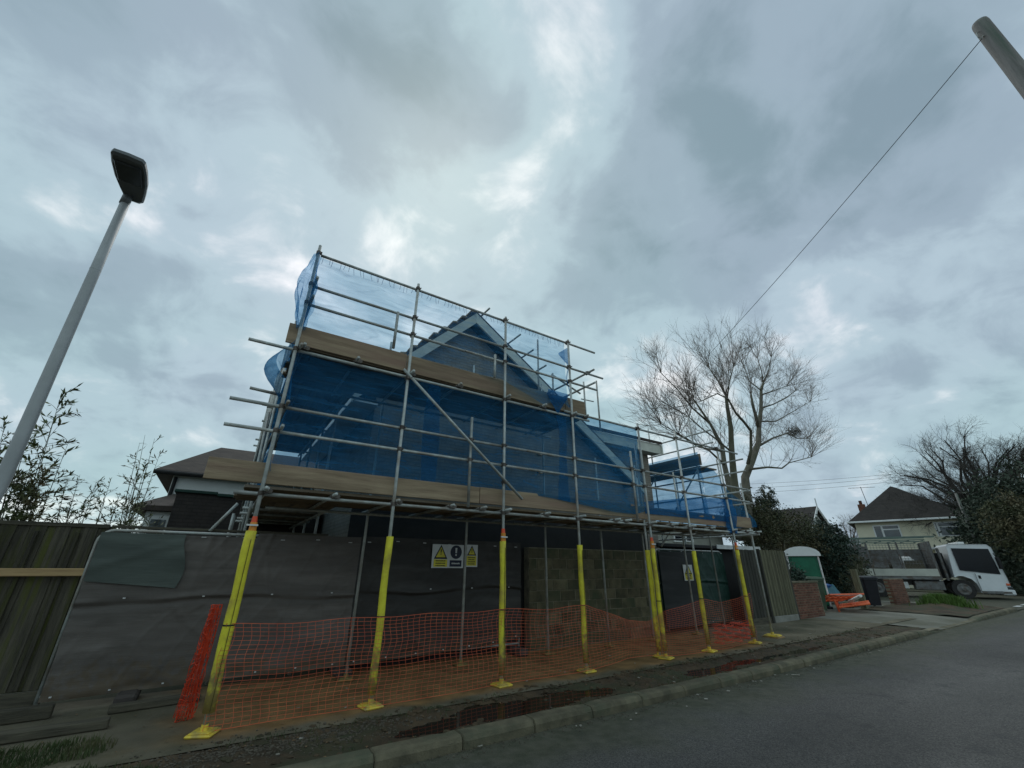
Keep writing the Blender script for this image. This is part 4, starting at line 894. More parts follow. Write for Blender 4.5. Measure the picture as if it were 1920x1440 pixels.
def sign_tall(label, x0, x1, z0, z1, y0_, seed):
    t = thing('warning_sign', label, 'sign', ((x0+x1)/2, y0_, 0), 'white safety signs'); w, h, c = x1-x0, z1-z0, (x0+x1)/2; y = y0_-.0065
    obj('panel', MB().bbox(x0, x1, y0_-.006, y0_, z0, z1, .010), SIGNW, t)
    obj('triangle', tri(MB(), c, z0+h*.74, w*.76, y, .002), SIGNK, t); obj('triangle_face', tri(MB(), c, z0+h*.715, w*.52, y-.0022, .002), SIGNY, t)
    obj('exclamation_mark', bang(MB(), c, z0+h*.70, w*.34, y-.0045, .002), SIGNK, t)
    obj('text_panel', MB().box(c-w*.40, c+w*.40, y-.002, y, z0+h*.06, z0+h*.49), SIGNY, t); q = MB()
    for k in range(4): wordbars(q, c, z0+h*(.42-.095*k), w*(.62-.08*(k % 2)), h*.045, y-.0022, .002, seed+k)
    obj('lettering', q, SIGNK, t)
q0 = on_y(870, 1063, SY); q1 = on_y(896, 1021, SY)
sign_tall('narrow white and yellow sign half hidden by an inner scaffold tube', q0[0]+.02, q1[0], q0[2], q1[2]-.01, SY, 20)
GYF = 8.36
q0 = on_y(1284, 1089, GYF-.13); q1 = on_y(1295, 1059, GYF-.13)
sign_tall('small tall white and yellow sign on the dark green hoarding', q0[0], q1[0]+.04, q0[2], q1[2], GYF-.13, 30)

# green hoarding: a site panel with dark sheeting, beside the blocks
gx0, gx1 = 10.32, 13.55
t = heras('dark green sheeted site panel right of the block wall', gx0, gx1, .14, 2.09, GYF, GREENSH, 7.0, [(gx0, .12), (gx1, .16)])
obj('sheet', MB().grid(lambda u, v: (lerp(gx0+.03, lerp(gx0, gx1, .50+.02*math.sin(v*6)), u), GYF-.105-.012*nz(u*3, v*3, 1, 4), lerp(.15, 2.04, v)), 20, 20), SHEETK, t, True)
M = Matrix.Translation((gx1-.1, GYF+.02, 0)); tag(obj('rubber_block', MB().bbox(-.11, .11, -.34, .30, .04, .17, .03, M), RUBBER), 'rubber foot block at the right end of the green hoarding', 'fence foot', 'site fence feet')
# flat roofed shed behind the hoarding
shed = thing('shed', 'low flat-roofed black shed behind the green hoarding', 'shed', (14, 10.2, 0))
obj('wall', MB().box(11.6, 16.4, 9.2, 11.8, 0, 2.2), BLACKM, shed); obj('roof', MB().bbox(11.2, 16.9, 8.9, 12.1, 2.2, 2.31, .02), BLACKM, shed)
obj('roof_edge', MB().box(14.2, 16.95, 8.86, 8.895, 2.21, 2.34), WHITEP, shed)

# closeboard panels and brick pier toward the driveway
def closeboard(label, x0, x1, y, z1, m, gravel):
    t = thing('closeboard_fence', label, 'fence panel', ((x0+x1)/2, y, 0), 'closeboard fence panels'); x = x0; k = 0; g = G((x0+x1)/2)
    while x < x1-.02:
        w = .098; obj('board', MB().bbox(x, x+w, y-.018+(k % 2)*.010, y-.002+(k % 2)*.010, g+.17, z1+random.uniform(-.006, .006), .003), m, t); x += .090; k += 1
    obj('rail', MB().box(x0, x1, y+.012, y+.07, g+.45, g+.52), m, t); obj('rail', MB().box(x0, x1, y+.012, y+.07, g+1.6, g+1.67), m, t)
    if gravel: obj('gravel_board', MB().bbox(x0, x1, y-.04, y+.01, g-.02, g+.165, .008), CONC, t)
    else: obj('gravel_board', MB().bbox(x0, x1, y-.03, y+.01, g-.02, g+.165, .008), GREYWOOD, t)
    return t
CY = 7.95
closeboard('dark weathered closeboard panel behind the corner scaffold tube', 13.58, 15.02, CY+.05, 2.16, FENCERD, False)
closeboard('lighter olive closeboard panel next to the brick pier', 15.12, 16.62, CY, 2.17, FENCER, True)
tag(obj('timber_post', MB().bbox(15.03, 15.11, CY-.02, CY+.08, 0, 2.2, .01), FENCERD), 'dark post between the two closeboard panels', 'fence post', 'fence posts')
tag(obj('timber_post', MB().bbox(16.64, 16.75, CY-.02, CY+.1, 0, 2.15, .01), FENCERD), 'dark post between closeboard panel and brick pier', 'fence post', 'fence posts')

def brick_wall(name, label, x0, x1, y, z1, depth, cap=True):
    g = G((x0+x1)/2)-.03; t = thing(name, label, 'brick wall', ((x0+x1)/2, y, 0), 'low brick walls by the driveway')
    obj('mortar_bed', MB().box(x0+.006, x1-.006, y+.006, y+depth-.006, g, z1-.03), MORTAR, t)
    bme, _ = make_mesh('brick', MB().bbox(-.107, .107, 0, .10, 0, .064, .004)); bme.materials.append(REDBRICK)
    bse, _ = make_mesh('brick', MB().bbox(-.05, .05, 0, depth, 0, .064, .004)); bse.materials.append(REDBRICK)
    z = g+.01; r = 0
    while z < z1-.10:
        x = x0+(.0 if r % 2 == 0 else -.112)
        while x < x1-.03:
            xa, xb = max(x, x0), min(x+.214, x1)
            if xb-xa > .19: mesh_obj('brick', bme, None, ((xa+xb)/2, y+.05-.002+random.uniform(-.003, .003), z), t)
            elif xb-xa > .08: mesh_obj('brick', bse, None, ((xa+xb)/2, y+depth/2-.001, z), t)
            x += .224
        z += .075; r += 1
    if cap: obj('coping', MB().bbox(x0-.02, x1+.02, y-.02, y+depth+.02, z1-.065, z1, .008), KERBM, t)
    return t
brick_wall('brick_pier', 'low red brick wall with a mossy coping beside the fence panel', 16.78, 18.65, 7.95, 1.20, .24)
brick_wall('brick_pier', 'low red brick wall beyond the black wheelie bin near the truck', 25.9, 27.6, 8.05, 1.22, .24, False)

# ================================================================== LAMP POST, TELEGRAPH POLE, WIRES
lx, ly = -2.00, 6.2
top = on_y(241, 366, ly); bt = on_y(5, 900, ly); lxm = (top[0]+bt[0])/2
lamp = thing('street_lamp', 'grey tapered street lamp post with a flat dark lantern', 'street lamp', (lxm, ly, 0))
sh = MB(); sh.path([(lxm+.02, ly, 0), (lxm+.02, ly, 1.3), (lxm+.02, ly, 1.36), (bt[0], ly, bt[2]), (lerp(bt[0], top[0], .6), ly, lerp(bt[2], top[2], .6)), (top[0], ly, top[2])], [.084, .082, .064, .060, .053, .047], 16)
obj('post', sh, LAMPM, lamp, True)
obj('post_joint', MB().tube((lerp(bt[0], top[0], .68)+.0, ly, 4.88), (lerp(bt[0], top[0], .68), ly, 4.892), .0535, 16), LAMPM, lamp)
# lantern: a flat tongue-shaped head pointing to the road, seen from below
c1 = on_y(211, 276, ly); 
def lantern_ring(s, z, sh_=0):
    prof = [(-.10, -.02), (-.13, .10), (-.165, .28), (-.175, .47), (-.165, .60), (-.14, .635), (0, .645), (.14, .635), (.165, .60), (.175, .47), (.165, .28), (.13, .10), (.10, -.02), (.05, -.06), (-.05, -.06)]
    return [(p[0]*s, p[1]*s+(1-s)*.28, z+.06*p[1]) for p in prof]
LM = Matrix.Translation((top[0]+.055, ly+.02, top[2]-.01))@Matrix.Rotation(R(180), 4, 'Z')@Matrix.Rotation(R(2), 4, 'X')@Matrix.Diagonal((.98, 1.10, 1, 1))
obj('lantern', MB().loft([lantern_ring(.90, -.02), lantern_ring(1, .0), lantern_ring(1, .045), lantern_ring(.86, .085), lantern_ring(.5, .105)], LM), LANTERN, lamp, False)
obj('lens', MB().loft([[LM@Vector(q) for q in [(-.125, .26, -.004-.012), (.125, .26, -.016), (.135, .55, -.001), (-.135, .55, -.001)]], [LM@Vector(q) for q in [(-.115, .28, -.028), (.115, .28, -.028), (.125, .53, -.013), (-.125, .53, -.013)]]]), LENS, lamp)
obj('spigot', MB().tube((top[0], ly, top[2]-.16), (top[0], ly, top[2]+.03), .052, 14), LANTERN, lamp, True)

pt = on_z(1836, 42, 9.0); pole = thing('telegraph_pole', 'thick grey wooden telegraph pole cutting across the top right corner', 'telegraph pole', (pt[0], pt[1], 0))
pr = MB(); prp = [(pt[0], pt[1], z) for z in (-.3, 3, 6, 8, 8.93, 8.985, 9.0)]
pr.path(prp, [.145, .125, .105, .095, .091, .084, .05], 20); obj('pole', pr, POLEW, pole, True)
wa = on_z(1845, 86, 8.62); wdir_ = Vector((pt[0], pt[1], 8.62)); wa = on_z(1846, 84, 8.6)
hook = MB().path([(pt[0]-.07, pt[1]+.06, 8.78), (pt[0]-.12, pt[1]+.09, 8.74), (pt[0]-.125, pt[1]+.10, 8.66), (pt[0]-.085, pt[1]+.075, 8.62)], .006, 6); obj('hook', hook, STEEL, pole)
obj('bolt', MB().tube((pt[0]-.10, pt[1]+.06, 8.64), (pt[0]-.05, pt[1]+.04, 8.64), .012, 6), STEEL, pole)
we = on_y(1204, 793, WY-.31); ws = Vector((pt[0]-.085, pt[1]+.075, 8.62)); wpts = []
for k in range(41):
    q = ws.lerp(Vector(we), k/40); q.z -= .34*4*(k/40)*(1-k/40)*.55; wpts.append(q)
single('telephone_wire', MB().path(wpts, .0055, 5), WIREM, 'single black telephone wire slanting from the corner pole toward the tree', 'wire')
for (a, b, lab) in (((1390, 908), (1720, 884), 'topmost thin distant cable right of the bare tree'), ((1390, 916), (1720, 890), 'middle thin distant cable right of the bare tree'), ((1390, 925), (1740, 896), 'lowest thin distant cable right of the bare tree')):
    A = Vector(on_x(a[0], a[1], 44)); B = Vector(on_x(b[0], b[1], 50)); pts_ = []
    for k in range(13): q = A.lerp(B, k/12); q.z -= .15*4*(k/12)*(1-k/12); pts_.append(q)
    tag(obj('overhead_cable', MB().path(pts_, .011, 4), WIREM), lab, 'wire', 'distant overhead cables')

# ================================================================== HOUSE BEHIND THE LEFT FENCE
LYH = 15.0
e0 = on_y(300, 890, LYH); rg = on_y(415, 838, LYH+3.2); e0[2] = e0[2]
lh = thing('neighbour_house', 'white rendered house with brown hipped roof behind the left fence', 'house', (0, 17, 0))
ex, ez = e0[0]+.25, e0[2]+.12; rx, rz = rg[0], rg[2]
roofm = obj('roof', MB().add([(ex-.35, LYH-.22, ez), (5.2, LYH-.22, ez), (5.2, LYH+7.4, ez), (ex-.35, LYH+7.4, ez), (rx, LYH+3.3, rz), (3.2, LYH+3.3, rz), (ex-.35, LYH-.22, ez-.1), (5.2, LYH-.22, ez-.1), (5.2, LYH+7.4, ez-.1), (ex-.35, LYH+7.4, ez-.1)],
    [(0, 1, 5, 4), (1, 2, 5), (2, 3, 4, 5), (3, 0, 4), (6, 7, 1, 0), (7, 8, 2, 1), (8, 9, 3, 2), (9, 6, 0, 3), (9, 8, 7, 6)]), ROOFT, lh); add_uv(roofm, lambda p: (p.x+.5*p.y, p.z*1.6))
obj('wall', MB().box(ex+.05, 4.9, LYH, LYH+7, 0, ez-.10), RENDERW, lh); obj('gutter', MB().tube((ex-.38, LYH-.27, ez-.08), (5.2, LYH-.27, ez-.08), .06, 8), BLACKM, lh)
obj('drainpipe', MB().tube((ex+.12, LYH-.06, ez-.15), (ex+.05, LYH-.06, .1), .045, 8), BLACKM, lh)
b0 = on_y(262, 948, LYH-2.2); b1 = on_y(330, 925, LYH-2.2)
bay = MB().add([(b0[0]-.1, LYH-2.4, b0[2]), (b1[0]+.5, LYH-2.4, b0[2]+.02), (b1[0]+.5, LYH-.01, b1[2]+.25), (b0[0]+.35, LYH-.01, b1[2]+.25), (b0[0]-.1, LYH-2.4, b0[2]-.1), (b1[0]+.5, LYH-2.4, b0[2]-.1), (b1[0]+.5, LYH-.01, b0[2]-.1), (b0[0]-.1, LYH-.01, b0[2]-.1)], [(0, 1, 2, 3), (4, 5, 1, 0), (7, 6, 5, 4), (0, 3, 7, 4), (1, 5, 6, 2), (3, 2, 6, 7)])
br_ = obj('porch_roof', bay, ROOFT, lh); add_uv(br_, lambda p: (p.x, p.y))
obj('porch_wall', MB().box(b0[0]+.15, b1[0]+.4, LYH-2.2, LYH-.01, 0, b0[2]-.105), RENDERW, lh)
pw_ = obj('window', MB().box(b0[0]+.22, b0[0]+1.0, LYH-2.24, LYH-2.205, 1.4, b0[2]-.2), WHITEW, lh)
obj('pane', MB().box(b0[0]+.28, b0[0]+.56, LYH-2.255, LYH-2.245, 1.5, b0[2]-.28), GLASS, pw_); obj('pane', MB().box(b0[0]+.64, b0[0]+.94, LYH-2.255, LYH-2.245, 1.5, b0[2]-.28), GLASS, pw_)
d0 = on_y(334, 918, 12.0); d1 = on_y(448, 928, 12.0)
ext = thing('brick_extension', 'dark brick flat-roofed extension behind the sheeted fence', 'building', ((d0[0]+d1[0])/2, 12.5, 0))
o = obj('wall', MB().box(d0[0], 2.0, 12.0, 14.4, 0, d0[2]-.06), BRICKD, ext); add_uv(o, lambda p: (p.x+p.y, p.z))
obj('parapet', MB().bbox(d0[0]-.05, d0[0]+.75, 11.94, 14.5, d0[2]-.055, d0[2]+.01, .01), GREENSH, ext); obj('parapet', MB().bbox(d0[0]+.752, 2.05, 11.94, 14.5, d0[2]-.085, d0[2]-.02, .01), GREENSH, ext)

# pale building with two little windows, seen under the deck
n0 = on_y(1240, 1020, 14.2); n1 = on_y(1352, 996, 14.2)
nb = thing('rendered_outbuilding', 'pale grey rendered building with two small white windows seen below the deck', 'building', (n0[0]+2, 15, 0))
obj('wall', MB().box(n0[0]-1.5, n1[0], 14.2, 18, 0, 3.45), PALEREND, nb); obj('roof', MB().bbox(n0[0]-1.6, n1[0]+.1, 14.1, 18.1, 3.45, 3.58, .02), BLACKM, nb)
for (pxa, pxb, pya, pyb) in ((1263, 1278, 1003, 1016), (1285, 1297, 1003, 1016)):
    a = on_y(pxa, pyb, 14.18); b = on_y(pxb, pya, 14.18); w = obj('window', MB().box(a[0], b[0], 14.12, 14.198, a[2], b[2]), WHITEW, nb); s = (b[0]-a[0])*.13
    obj('pane', MB().box(a[0]+s, b[0]-s, 14.10, 14.118, a[2]+s*.8, b[2]-s*.8), GLASSD, w)
# ================================================================== DRIVEWAY THINGS
def wheelie(label, x, y, rot, m, s=1.0):
    g = G(x); M = Matrix.Translation((x, y, g))@Matrix.Rotation(rot, 4, 'Z')@Matrix.Scale(s, 4)
    t = thing('wheelie_bin', label, 'wheelie bin', (x, y, g), 'wheelie bins by the driveway')
    def ring(w, d0, d1, z): b = .04; return [(-w, d0+b, z), (-w+b, d0, z), (w-b, d0, z), (w, d0+b, z), (w, d1-b, z), (w-b, d1, z), (-w+b, d1, z), (-w, d1-b, z)]
    obj('body', MB().loft([ring(.22, -.24, .22, .06), ring(.235, -.27, .25, .4), ring(.27, -.33, .31, .93), ring(.285, -.35, .33, .94), ring(.285, -.35, .33, .985)], M), m, t)
    obj('lid', MB().loft([ring(.295, -.375, .34, .99), ring(.295, -.375, .34, 1.01), ring(.27, -.34, .33, 1.055), ring(.17, -.2, .3, 1.075)], M), m, t)
    obj('handle', MB().tube((-.2, .385, .985), (.2, .385, .985), .018, 8, M=M), m, t)
    for sx in (-.25, .25):
        w = obj('wheel', MB().tube((sx-.025, .25, .10), (sx+.025, .25, .10), .10, 14, M=M), TYRE, t)
    return t
p = on_z(1652, 1139, .12); wheelie('black wheelie bin standing beside the leaning timber post', p[0], p[1]+.3, R(-38), BINBLK, 1.12)
p = on_z(1551, 1131, .1); wheelie('dark green wheelie bin half hidden behind the brick wall', 19.75, 8.7, R(-25), BINGRN, 1.15)
p = on_z(1622, 1141, .12); pa = on_y(1603, 1067, p[1])
gp_ = MB().loft([[(p[0]+dx*.10, p[1]+dy*.10, .0) for dx, dy in ((-1, -1), (1, -1), (1, 1), (-1, 1))], [(p[0]-.05+dx*.10, p[1]+dy*.10, pa[2]) for dx, dy in ((-1, -1), (1, -1), (1, 1), (-1, 1))]])
single('gate_post', gp_, FENCER, 'square mossy timber gate post left of the black wheelie bin', 'gate post')
# flattened orange barriers, a blue tub with a teal sheet, rubble and a pale board
px_ = lambda a, b, z=.16: on_z(a, b, z)
def road_barrier(label, c, rot, tilt):
    M = Matrix.Translation(c)@Matrix.Rotation(rot, 4, 'Z')@Matrix.Rotation(tilt, 4, 'X')
    t = thing('plastic_barrier', label, 'barrier', c, 'flattened orange plastic barriers')
    fr = MB()
    for z0, z1 in ((0, .12), (.44, .56), (.88, 1.0)): fr.bbox(-1, 1, -.025, .025, z0, z1, .01, M)
    for k in range(7): fr.bbox(-1+k*.32, -.92+k*.32, -.02, .02, .1, .9, .01, M)
    obj('frame', fr, ORANGEP, t); obj('reflective_strip', MB().box(-.7, .7, -.032, -.027, .9, .985, M), WHITEP, t)
    for s in (-.7, .7): obj('foot', MB().bbox(s-.05, s+.05, -.25, .25, -.08, -.02, .02, M), ORANGEP, t)
q = px_(1585, 1137, .25); road_barrier('orange plastic barrier lying flat at the front of the driveway heap', (q[0], q[1]+.2, q[2]), R(20), R(80))
q = px_(1580, 1131, .4); road_barrier('second orange plastic barrier lying on top at the back of the heap', (q[0]+.5, q[1]+.8, q[2]), R(-12), R(72))
q = px_(1578, 1119, .45); tb = thing('plastic_tub', 'blue tub with a teal sheet over it behind the orange barriers', 'tub', (q[0], q[1]+.9, G(q[0])))
c = (q[0]+.2, q[1]+1.2)
obj('tub', MB().loft([[(c[0]+r*math.cos(a)*1.25, c[1]+r*math.sin(a), z) for a in np.linspace(0, 2*math.pi, 16, endpoint=False)] for r, z in ((.55, .12), (.66, .5), (.74, .86), (.78, .90), (.62, .96))]), BLUEP, tb, True)
obj('cover', MB().grid(lambda u, v: (c[0]+lerp(-.75, .7, u), c[1]-.1-lerp(.55, .85, 1-v), lerp(.34, .92, v)+.05*nz(u*4, v*4, 1, 3)), 10, 8), TEALP, tb, True)
for k, (a, b, s, lab) in enumerate(((1592, 1138, .22, 'grey rubble lump in front of the driveway heap'), (1607, 1137, .20, 'grey rubble lump next to the gate post'), (1600, 1131, .26, 'larger broken concrete lump behind the small rubble'), (1590, 1126, .2, 'dark rubble lump under the pale board'))):
    q = px_(a, b, .14); g = G(q[0]); tag(obj('rubble_lump', MB().ell((q[0], q[1], g+s*.5), (s*1.4, s, s*.7), 8, 5, .22), [KERBM, CONC, KERBM, GREYWOOD][k]), lab, 'rubble', 'rubble on the driveway')
a = Vector(px_(1592, 1128, .42)); b = Vector(px_(1614, 1117, .75)); single('timber_plank', MB().path([a, b], .05, 6), RENDERW, 'pale pinkish board resting across the driveway rubble', 'timber')

# portable toilet cabin behind the brick wall
pc = on_y(1503, 1064, 9.6); pxx, pyy = pc[0]+.2, 9.6; M = Matrix.Translation((pxx, pyy, G(pxx)))@Matrix.Rotation(R(-62), 4, 'Z')@Matrix.Scale(1.02, 4)
loo = thing('portable_toilet', 'green site toilet cabin with a curved white roof behind the brick wall', 'portable toilet', (pxx, pyy, G(pxx)))
obj('cabin', MB().bbox(-.55, .55, -.55, .55, .1, 2.02, .05, M), LOOGRN, loo)
obj('skid', MB().bbox(-.6, .6, -.6, .6, 0, .1, .02, M), BLACKM, loo)
arc = [(.66*math.cos(a), 2.02+.32*math.sin(a)) for a in np.linspace(0, math.pi, 11)]
obj('roof', MB().prism([(-.66, 1.96)]+[(p_[0], p_[1]) for p_ in arc[::-1]]+[(.66, 1.96)], 'y', -.64, .64, M), WHITEW, loo)
dr_ = obj('door', MB().bbox(-.42, .42, -.59, -.553, .16, 1.9, .03, M), LOOGRN, loo); obj('handle', MB().box(.28, .34, -.62, -.592, .95, 1.12, M), BLACKM, dr_)
for sx in (-.55, .55):
    for sy in (-.55, .55): obj('corner_post', MB().tube((sx, sy, .1), (sx, sy, 2.0), .035, 8, M=M), WHITEP, loo)

# ================================================================== TRUCK IN THE SIDE ROAD
A = on_z(1815, 1121, .18); B_ = on_z(1592, 1016, 3.15)
u = np.array([A[0]-B_[0], A[1]-B_[1]]); u /= np.linalg.norm(u)      # heading
hd = math.atan2(u[1], u[0]); gt = G(A[0])-.085
# local frame: +x forward, +y to the left; the near (right-hand) side is y = 0, the body extends to y = 2.4
TM = Matrix.Translation((A[0], A[1], gt))@Matrix.Rotation(hd, 4, 'Z')
def T(*a): return a
tr = thing('tipper_truck', 'white low-cab caged tipper truck parked in the side road', 'truck', (A[0], A[1], gt))
W2 = 2.4
cabp = [(1.80, .30), (1.85, .62), (1.84, 1.10), (1.72, 2.60), (1.58, 2.76), (.02, 2.80), (-.08, 2.70), (-.20, 1.36), (-.22, 1.06), (-.16, 1.10), (-.02, 1.15), (.15, 1.14), (.44, 1.0), (.60, .75), (.64, .32)]
def side_prism(poly, y0, y1): return MB().loft([[(x, y0, z) for x, z in poly], [(x, y1, z) for x, z in poly]], TM)
cab = MB().loft([[(x, .05, z) for x, z in cabp], [(x, 0.0, z) for x, z in cabp], [(x, W2, z) for x, z in cabp], [(x, W2-.05, z) for x, z in cabp]], TM)
cabo = obj('cab', cab, TRUCKW, tr)
wsp = [(.10, 1.44), (1.66, 1.24), (1.58, 2.52), (.08, 2.58)]
obj('side_window', MB().loft([[(x, -.012, z) for x, z in wsp], [(x, -.002, z) for x, z in wsp]], TM), GLASSD, tr)
obj('windscreen', MB().loft([[(1.845-(z-1.1)*.08+.012, y, z) for y, z in ((.12, 1.2), (W2-.12, 1.2), (W2-.16, 2.5), (.16, 2.5))], [(1.845-(z-1.1)*.08+.002, y, z) for y, z in ((.12, 1.2), (W2-.12, 1.2), (W2-.16, 2.5), (.16, 2.5))]], TM), GLASSD, tr)
do = obj('door', MB().loft([[(x, -.016, z) for x, z in ((.68, .42), (1.70, .42), (1.66, 1.22), (.66, 1.30))], [(x, -.004, z) for x, z in ((.68, .42), (1.70, .42), (1.66, 1.22), (.66, 1.30))]], TM), TRUCKW, tr)
obj('handle', MB().box(.74, .84, -.03, -.017, 1.02, 1.18, TM), BLACKM, do)
obj('bumper', MB().bbox(1.45, 1.95, -.01, W2+.01, .24, .50, .05, TM), TRUCKW, tr)
obj('headlight', MB().bbox(1.66, 1.90, -.018, .35, .52, .64, .03, TM), GLASS, tr)
obj('mirror', MB().bbox(1.66, 1.80, -.28, -.08, 1.5, 2.1, .03, TM), BLACKM, tr); obj('mirror_arm', MB().tube((1.70, 0, 2.3), (1.70, -.18, 2.1), .02, 6, M=TM), BLACKM, tr)
obj('beacon_bar', MB().bbox(.5, .8, .3, 2.1, 2.80, 2.92, .03, TM), WHITEP, tr)
def wheel(x, y0, y1):
    w = obj('wheel', MB().tube((x, y0+.02, .48), (x, y1, .48), .48, 24, M=TM), TYRE, tr)
    obj('rim', MB().loft([[(x+r*math.cos(a), y0+d, .48+r*math.sin(a)) for a in np.linspace(0, 2*math.pi, 18, endpoint=False)] for r, d in ((.29, .021), (.29, .004), (.24, .0), (.19, .012), (.12, .006), (.08, -.02))], TM), TRUCKG, w)
for x in (0, -3.7, -4.9): wheel(x, .02, .34); wheel(x, W2-.34, W2-.02)
obj('chassis', MB().box(-6.1, -.75, .75, 1.65, .62, .92, TM), TRUCKG, tr)
obj('side_locker', MB().bbox(-2.0, -.72, .10, .7, .40, .86, .03, TM), TRUCKG, tr)
obj('step_box', MB().bbox(-2.75, -2.28, .12, .5, .45, .80, .02, TM), WHITEP, tr)
obj('bed', MB().bbox(-6.2, -.72, .0, W2, .93, 1.10, .02, TM), TRUCKG, tr)
for xa, xb in ((-6.2, -3.72), (-3.68, -.80)): obj('dropside', MB().bbox(xa, xb, -.015, .03, 1.11, 1.50, .012, TM), TRUCKC, tr)
obj('dropside', MB().bbox(-6.2, -.80, W2-.03, W2+.015, 1.11, 1.50, .012, TM), TRUCKC, tr); obj('tailboard', MB().bbox(-6.25, -6.205, .03, W2-.03, 1.0, 1.50, .012, TM), TRUCKC, tr)
for x in (-6.2, -4.95, -3.7, -2.25, -.80): obj('cage_post', MB().box(x-.04, x+.04, .01, .07, 1.50, 2.95, TM), TRUCKG, tr); obj('cage_post', MB().box(x-.04, x+.04, W2-.07, W2-.01, 1.50, 2.95, TM), TRUCKG, tr)
for xa, xb in ((-6.15, -5.0), (-4.9, -3.75), (-3.65, -2.32), (-2.2, -.86)):
    me_ = MB()
    for k in range(9): z = 1.78+k*.125; me_.box(xa, xb, .032, .040, z, z+.016, TM)
    for k in range(10): x = lerp(xa, xb, k/9); me_.box(x-.007, x+.007, .041, .047, 1.72, 2.85, TM)
    tag(obj('mesh_panel', me_, TRUCKG, tr), None, None, None, 'stuff')
obj('side_plate', MB().box(-4.9, -3.75, .050, .056, 1.95, 2.75, TM), TRUCKG, tr); obj('side_plate', MB().box(-6.15, -5.0, .05, .056, 1.9, 2.7, TM), TRUCKG, tr)
obj('far_side_board', MB().box(-6.15, -.80, W2-.12, W2-.075, 1.12, 2.62, TM), TRUCKG, tr)
for xa, xb, z0, z1 in ((-3.6, -2.9, 1.55, 2.2), (-2.75, -2.3, 1.5, 2.5), (-2.15, -1.3, 1.5, 1.95)): obj('side_plate', MB().box(xa, xb, .060, .075, z0, z1, TM), GREYWOOD if z1 < 2 else TRUCKG, tr)
obj('grille', MB().box(1.86, 1.875, .5, W2-.5, .62, .95, TM), BLACKM, tr)
obj('sill', MB().box(.66, 1.80, -.012, -.002, .30, .40, TM), TRUCKG, tr); obj('cab_step', MB().box(.70, 1.35, -.02, .02, .26, .30, TM), BLACKM, tr)
obj('indicator', MB().bbox(1.70, 1.84, -.022, .02, .70, .80, .01, TM), ORANGEP, tr)
obj('door_seam', MB().box(.655, .665, -.020, -.0165, .42, 1.30, TM), BLACKM, tr)
obj('headboard', MB().box(-.78, -.73, .0, W2, 1.10, 2.98, TM), TRUCKG, tr); obj('exhaust_stack', MB().tube((-.48, .18, .9), (-.48, .18, 2.6), .07, 10, M=TM), TRUCKG, tr)
obj('air_filter_box', MB().bbox(-.66, -.28, .38, 1.9, 1.0, 2.35, .03, TM), BLACKM, tr)
rack = MB()
for z in (2.96, 3.05, 3.14): rack.box(-6.25, -.9, .0, .05, z, z+.045, TM); rack.box(-6.25, -.9, W2-.05, W2, z, z+.045, TM)
for k in range(9): x = -6.2+k*.65; rack.box(x, x+.05, .051, W2-.051, 3.0, 3.04, TM)
obj('top_rack', rack, TRUCKGR, tr)
ld = obj('ladder', MB().box(-6.0, -.4, .10, .16, 3.20, 3.27, TM).box(-6.0, -.4, .46, .52, 3.20, 3.27, TM), TRUCKGR, tr); rg_ = MB()
for k in range(18): rg_.box(-5.9+k*.3, -5.86+k*.3, .161, .459, 3.22, 3.25, TM)
obj('rungs', rg_, TRUCKGR, ld)
# load: scrap sheets and a bag behind the bars
for k, (x, y, z, sx, sz, m, nm, lab) in enumerate(((-2.0, .7, 1.12, .55, 1.1, WHITEP, 'rubble_bag', 'pale bag of rubble near the front of the truck bed'), (-3.1, .8, 1.12, .5, .8, GREYWOOD, 'rubble_bag', 'grey-brown bag of waste in the middle of the truck bed'), (-5.2, .7, 1.12, .7, .5, WHITEW, 'rubble_bag', 'low white bag of waste at the back of the truck bed'))):
    tag(obj(nm, MB().ell((x, y, z+sz*.5), (sx, .45, sz*.5), 10, 7, .10, TM), m, None, True), lab, 'bag', 'waste bags on the truck')

# ================================================================== HOUSES BEYOND
h0 = on_z(1600, 979, 5.35); h1 = on_z(1810, 968.5, 5.35); fu = np.array([h1[0]-h0[0], h1[1]-h0[1]]); fl_ = np.linalg.norm(fu); fu /= fl_
HM = Matrix(((fu[0], -fu[1], 0, h0[0]), (fu[1], fu[0], 0, h0[1]), (0, 0, 1, 0), (0, 0, 0, 1)))   # x along the front (left to right), y away from the camera
dh = thing('detached_house', 'cream rendered house with dark hipped roof behind the white truck', 'house', tuple(h0[:2])+(0,))
ap = on_y(1694, 920, (HM@Vector((fl_*.46, 3.6, 0))).y); az = ap[2]
DP = 8.0
obj('wall', MB().box(.05, fl_-.05, .0, DP, -.1, 5.24, HM), CREAM, dh)
ov = .42; q0 = [(-ov, -ov, 5.30), (fl_+ov, -ov, 5.30), (fl_+ov, DP+ov, 5.30), (-ov, DP+ov, 5.30)]; rgd = [(fl_*.47, 3.2, az), (fl_*.53, DP-3.4, az)]
o = obj('roof', MB().add([HM@Vector(v) for v in q0+rgd+[(x, y, 5.24) for x, y, z in q0]], [(0, 1, 4), (1, 2, 5, 4), (2, 3, 5), (3, 0, 4, 5), (6, 7, 1, 0), (7, 8, 2, 1), (8, 9, 3, 2), (9, 6, 0, 3), (9, 8, 7, 6)]), ROOFD, dh); add_uv(o, lambda p: (p.x+p.y, p.z*1.5))
obj('gutter', MB().bbox(-ov-.02, fl_+ov+.02, -ov-.12, -ov-.01, 5.22, 5.36, .02, HM), WHITEW, dh)
chm = obj('chimney', MB().bbox(.5, 1.05, 3.4, 4.0, 5.6, 7.15, .01, HM), REDBRICK, dh); obj('chimney_pot', MB().tube((.77, 3.7, 7.15), (.77, 3.7, 7.5), .13, 10, M=HM), REDBRICK, chm)
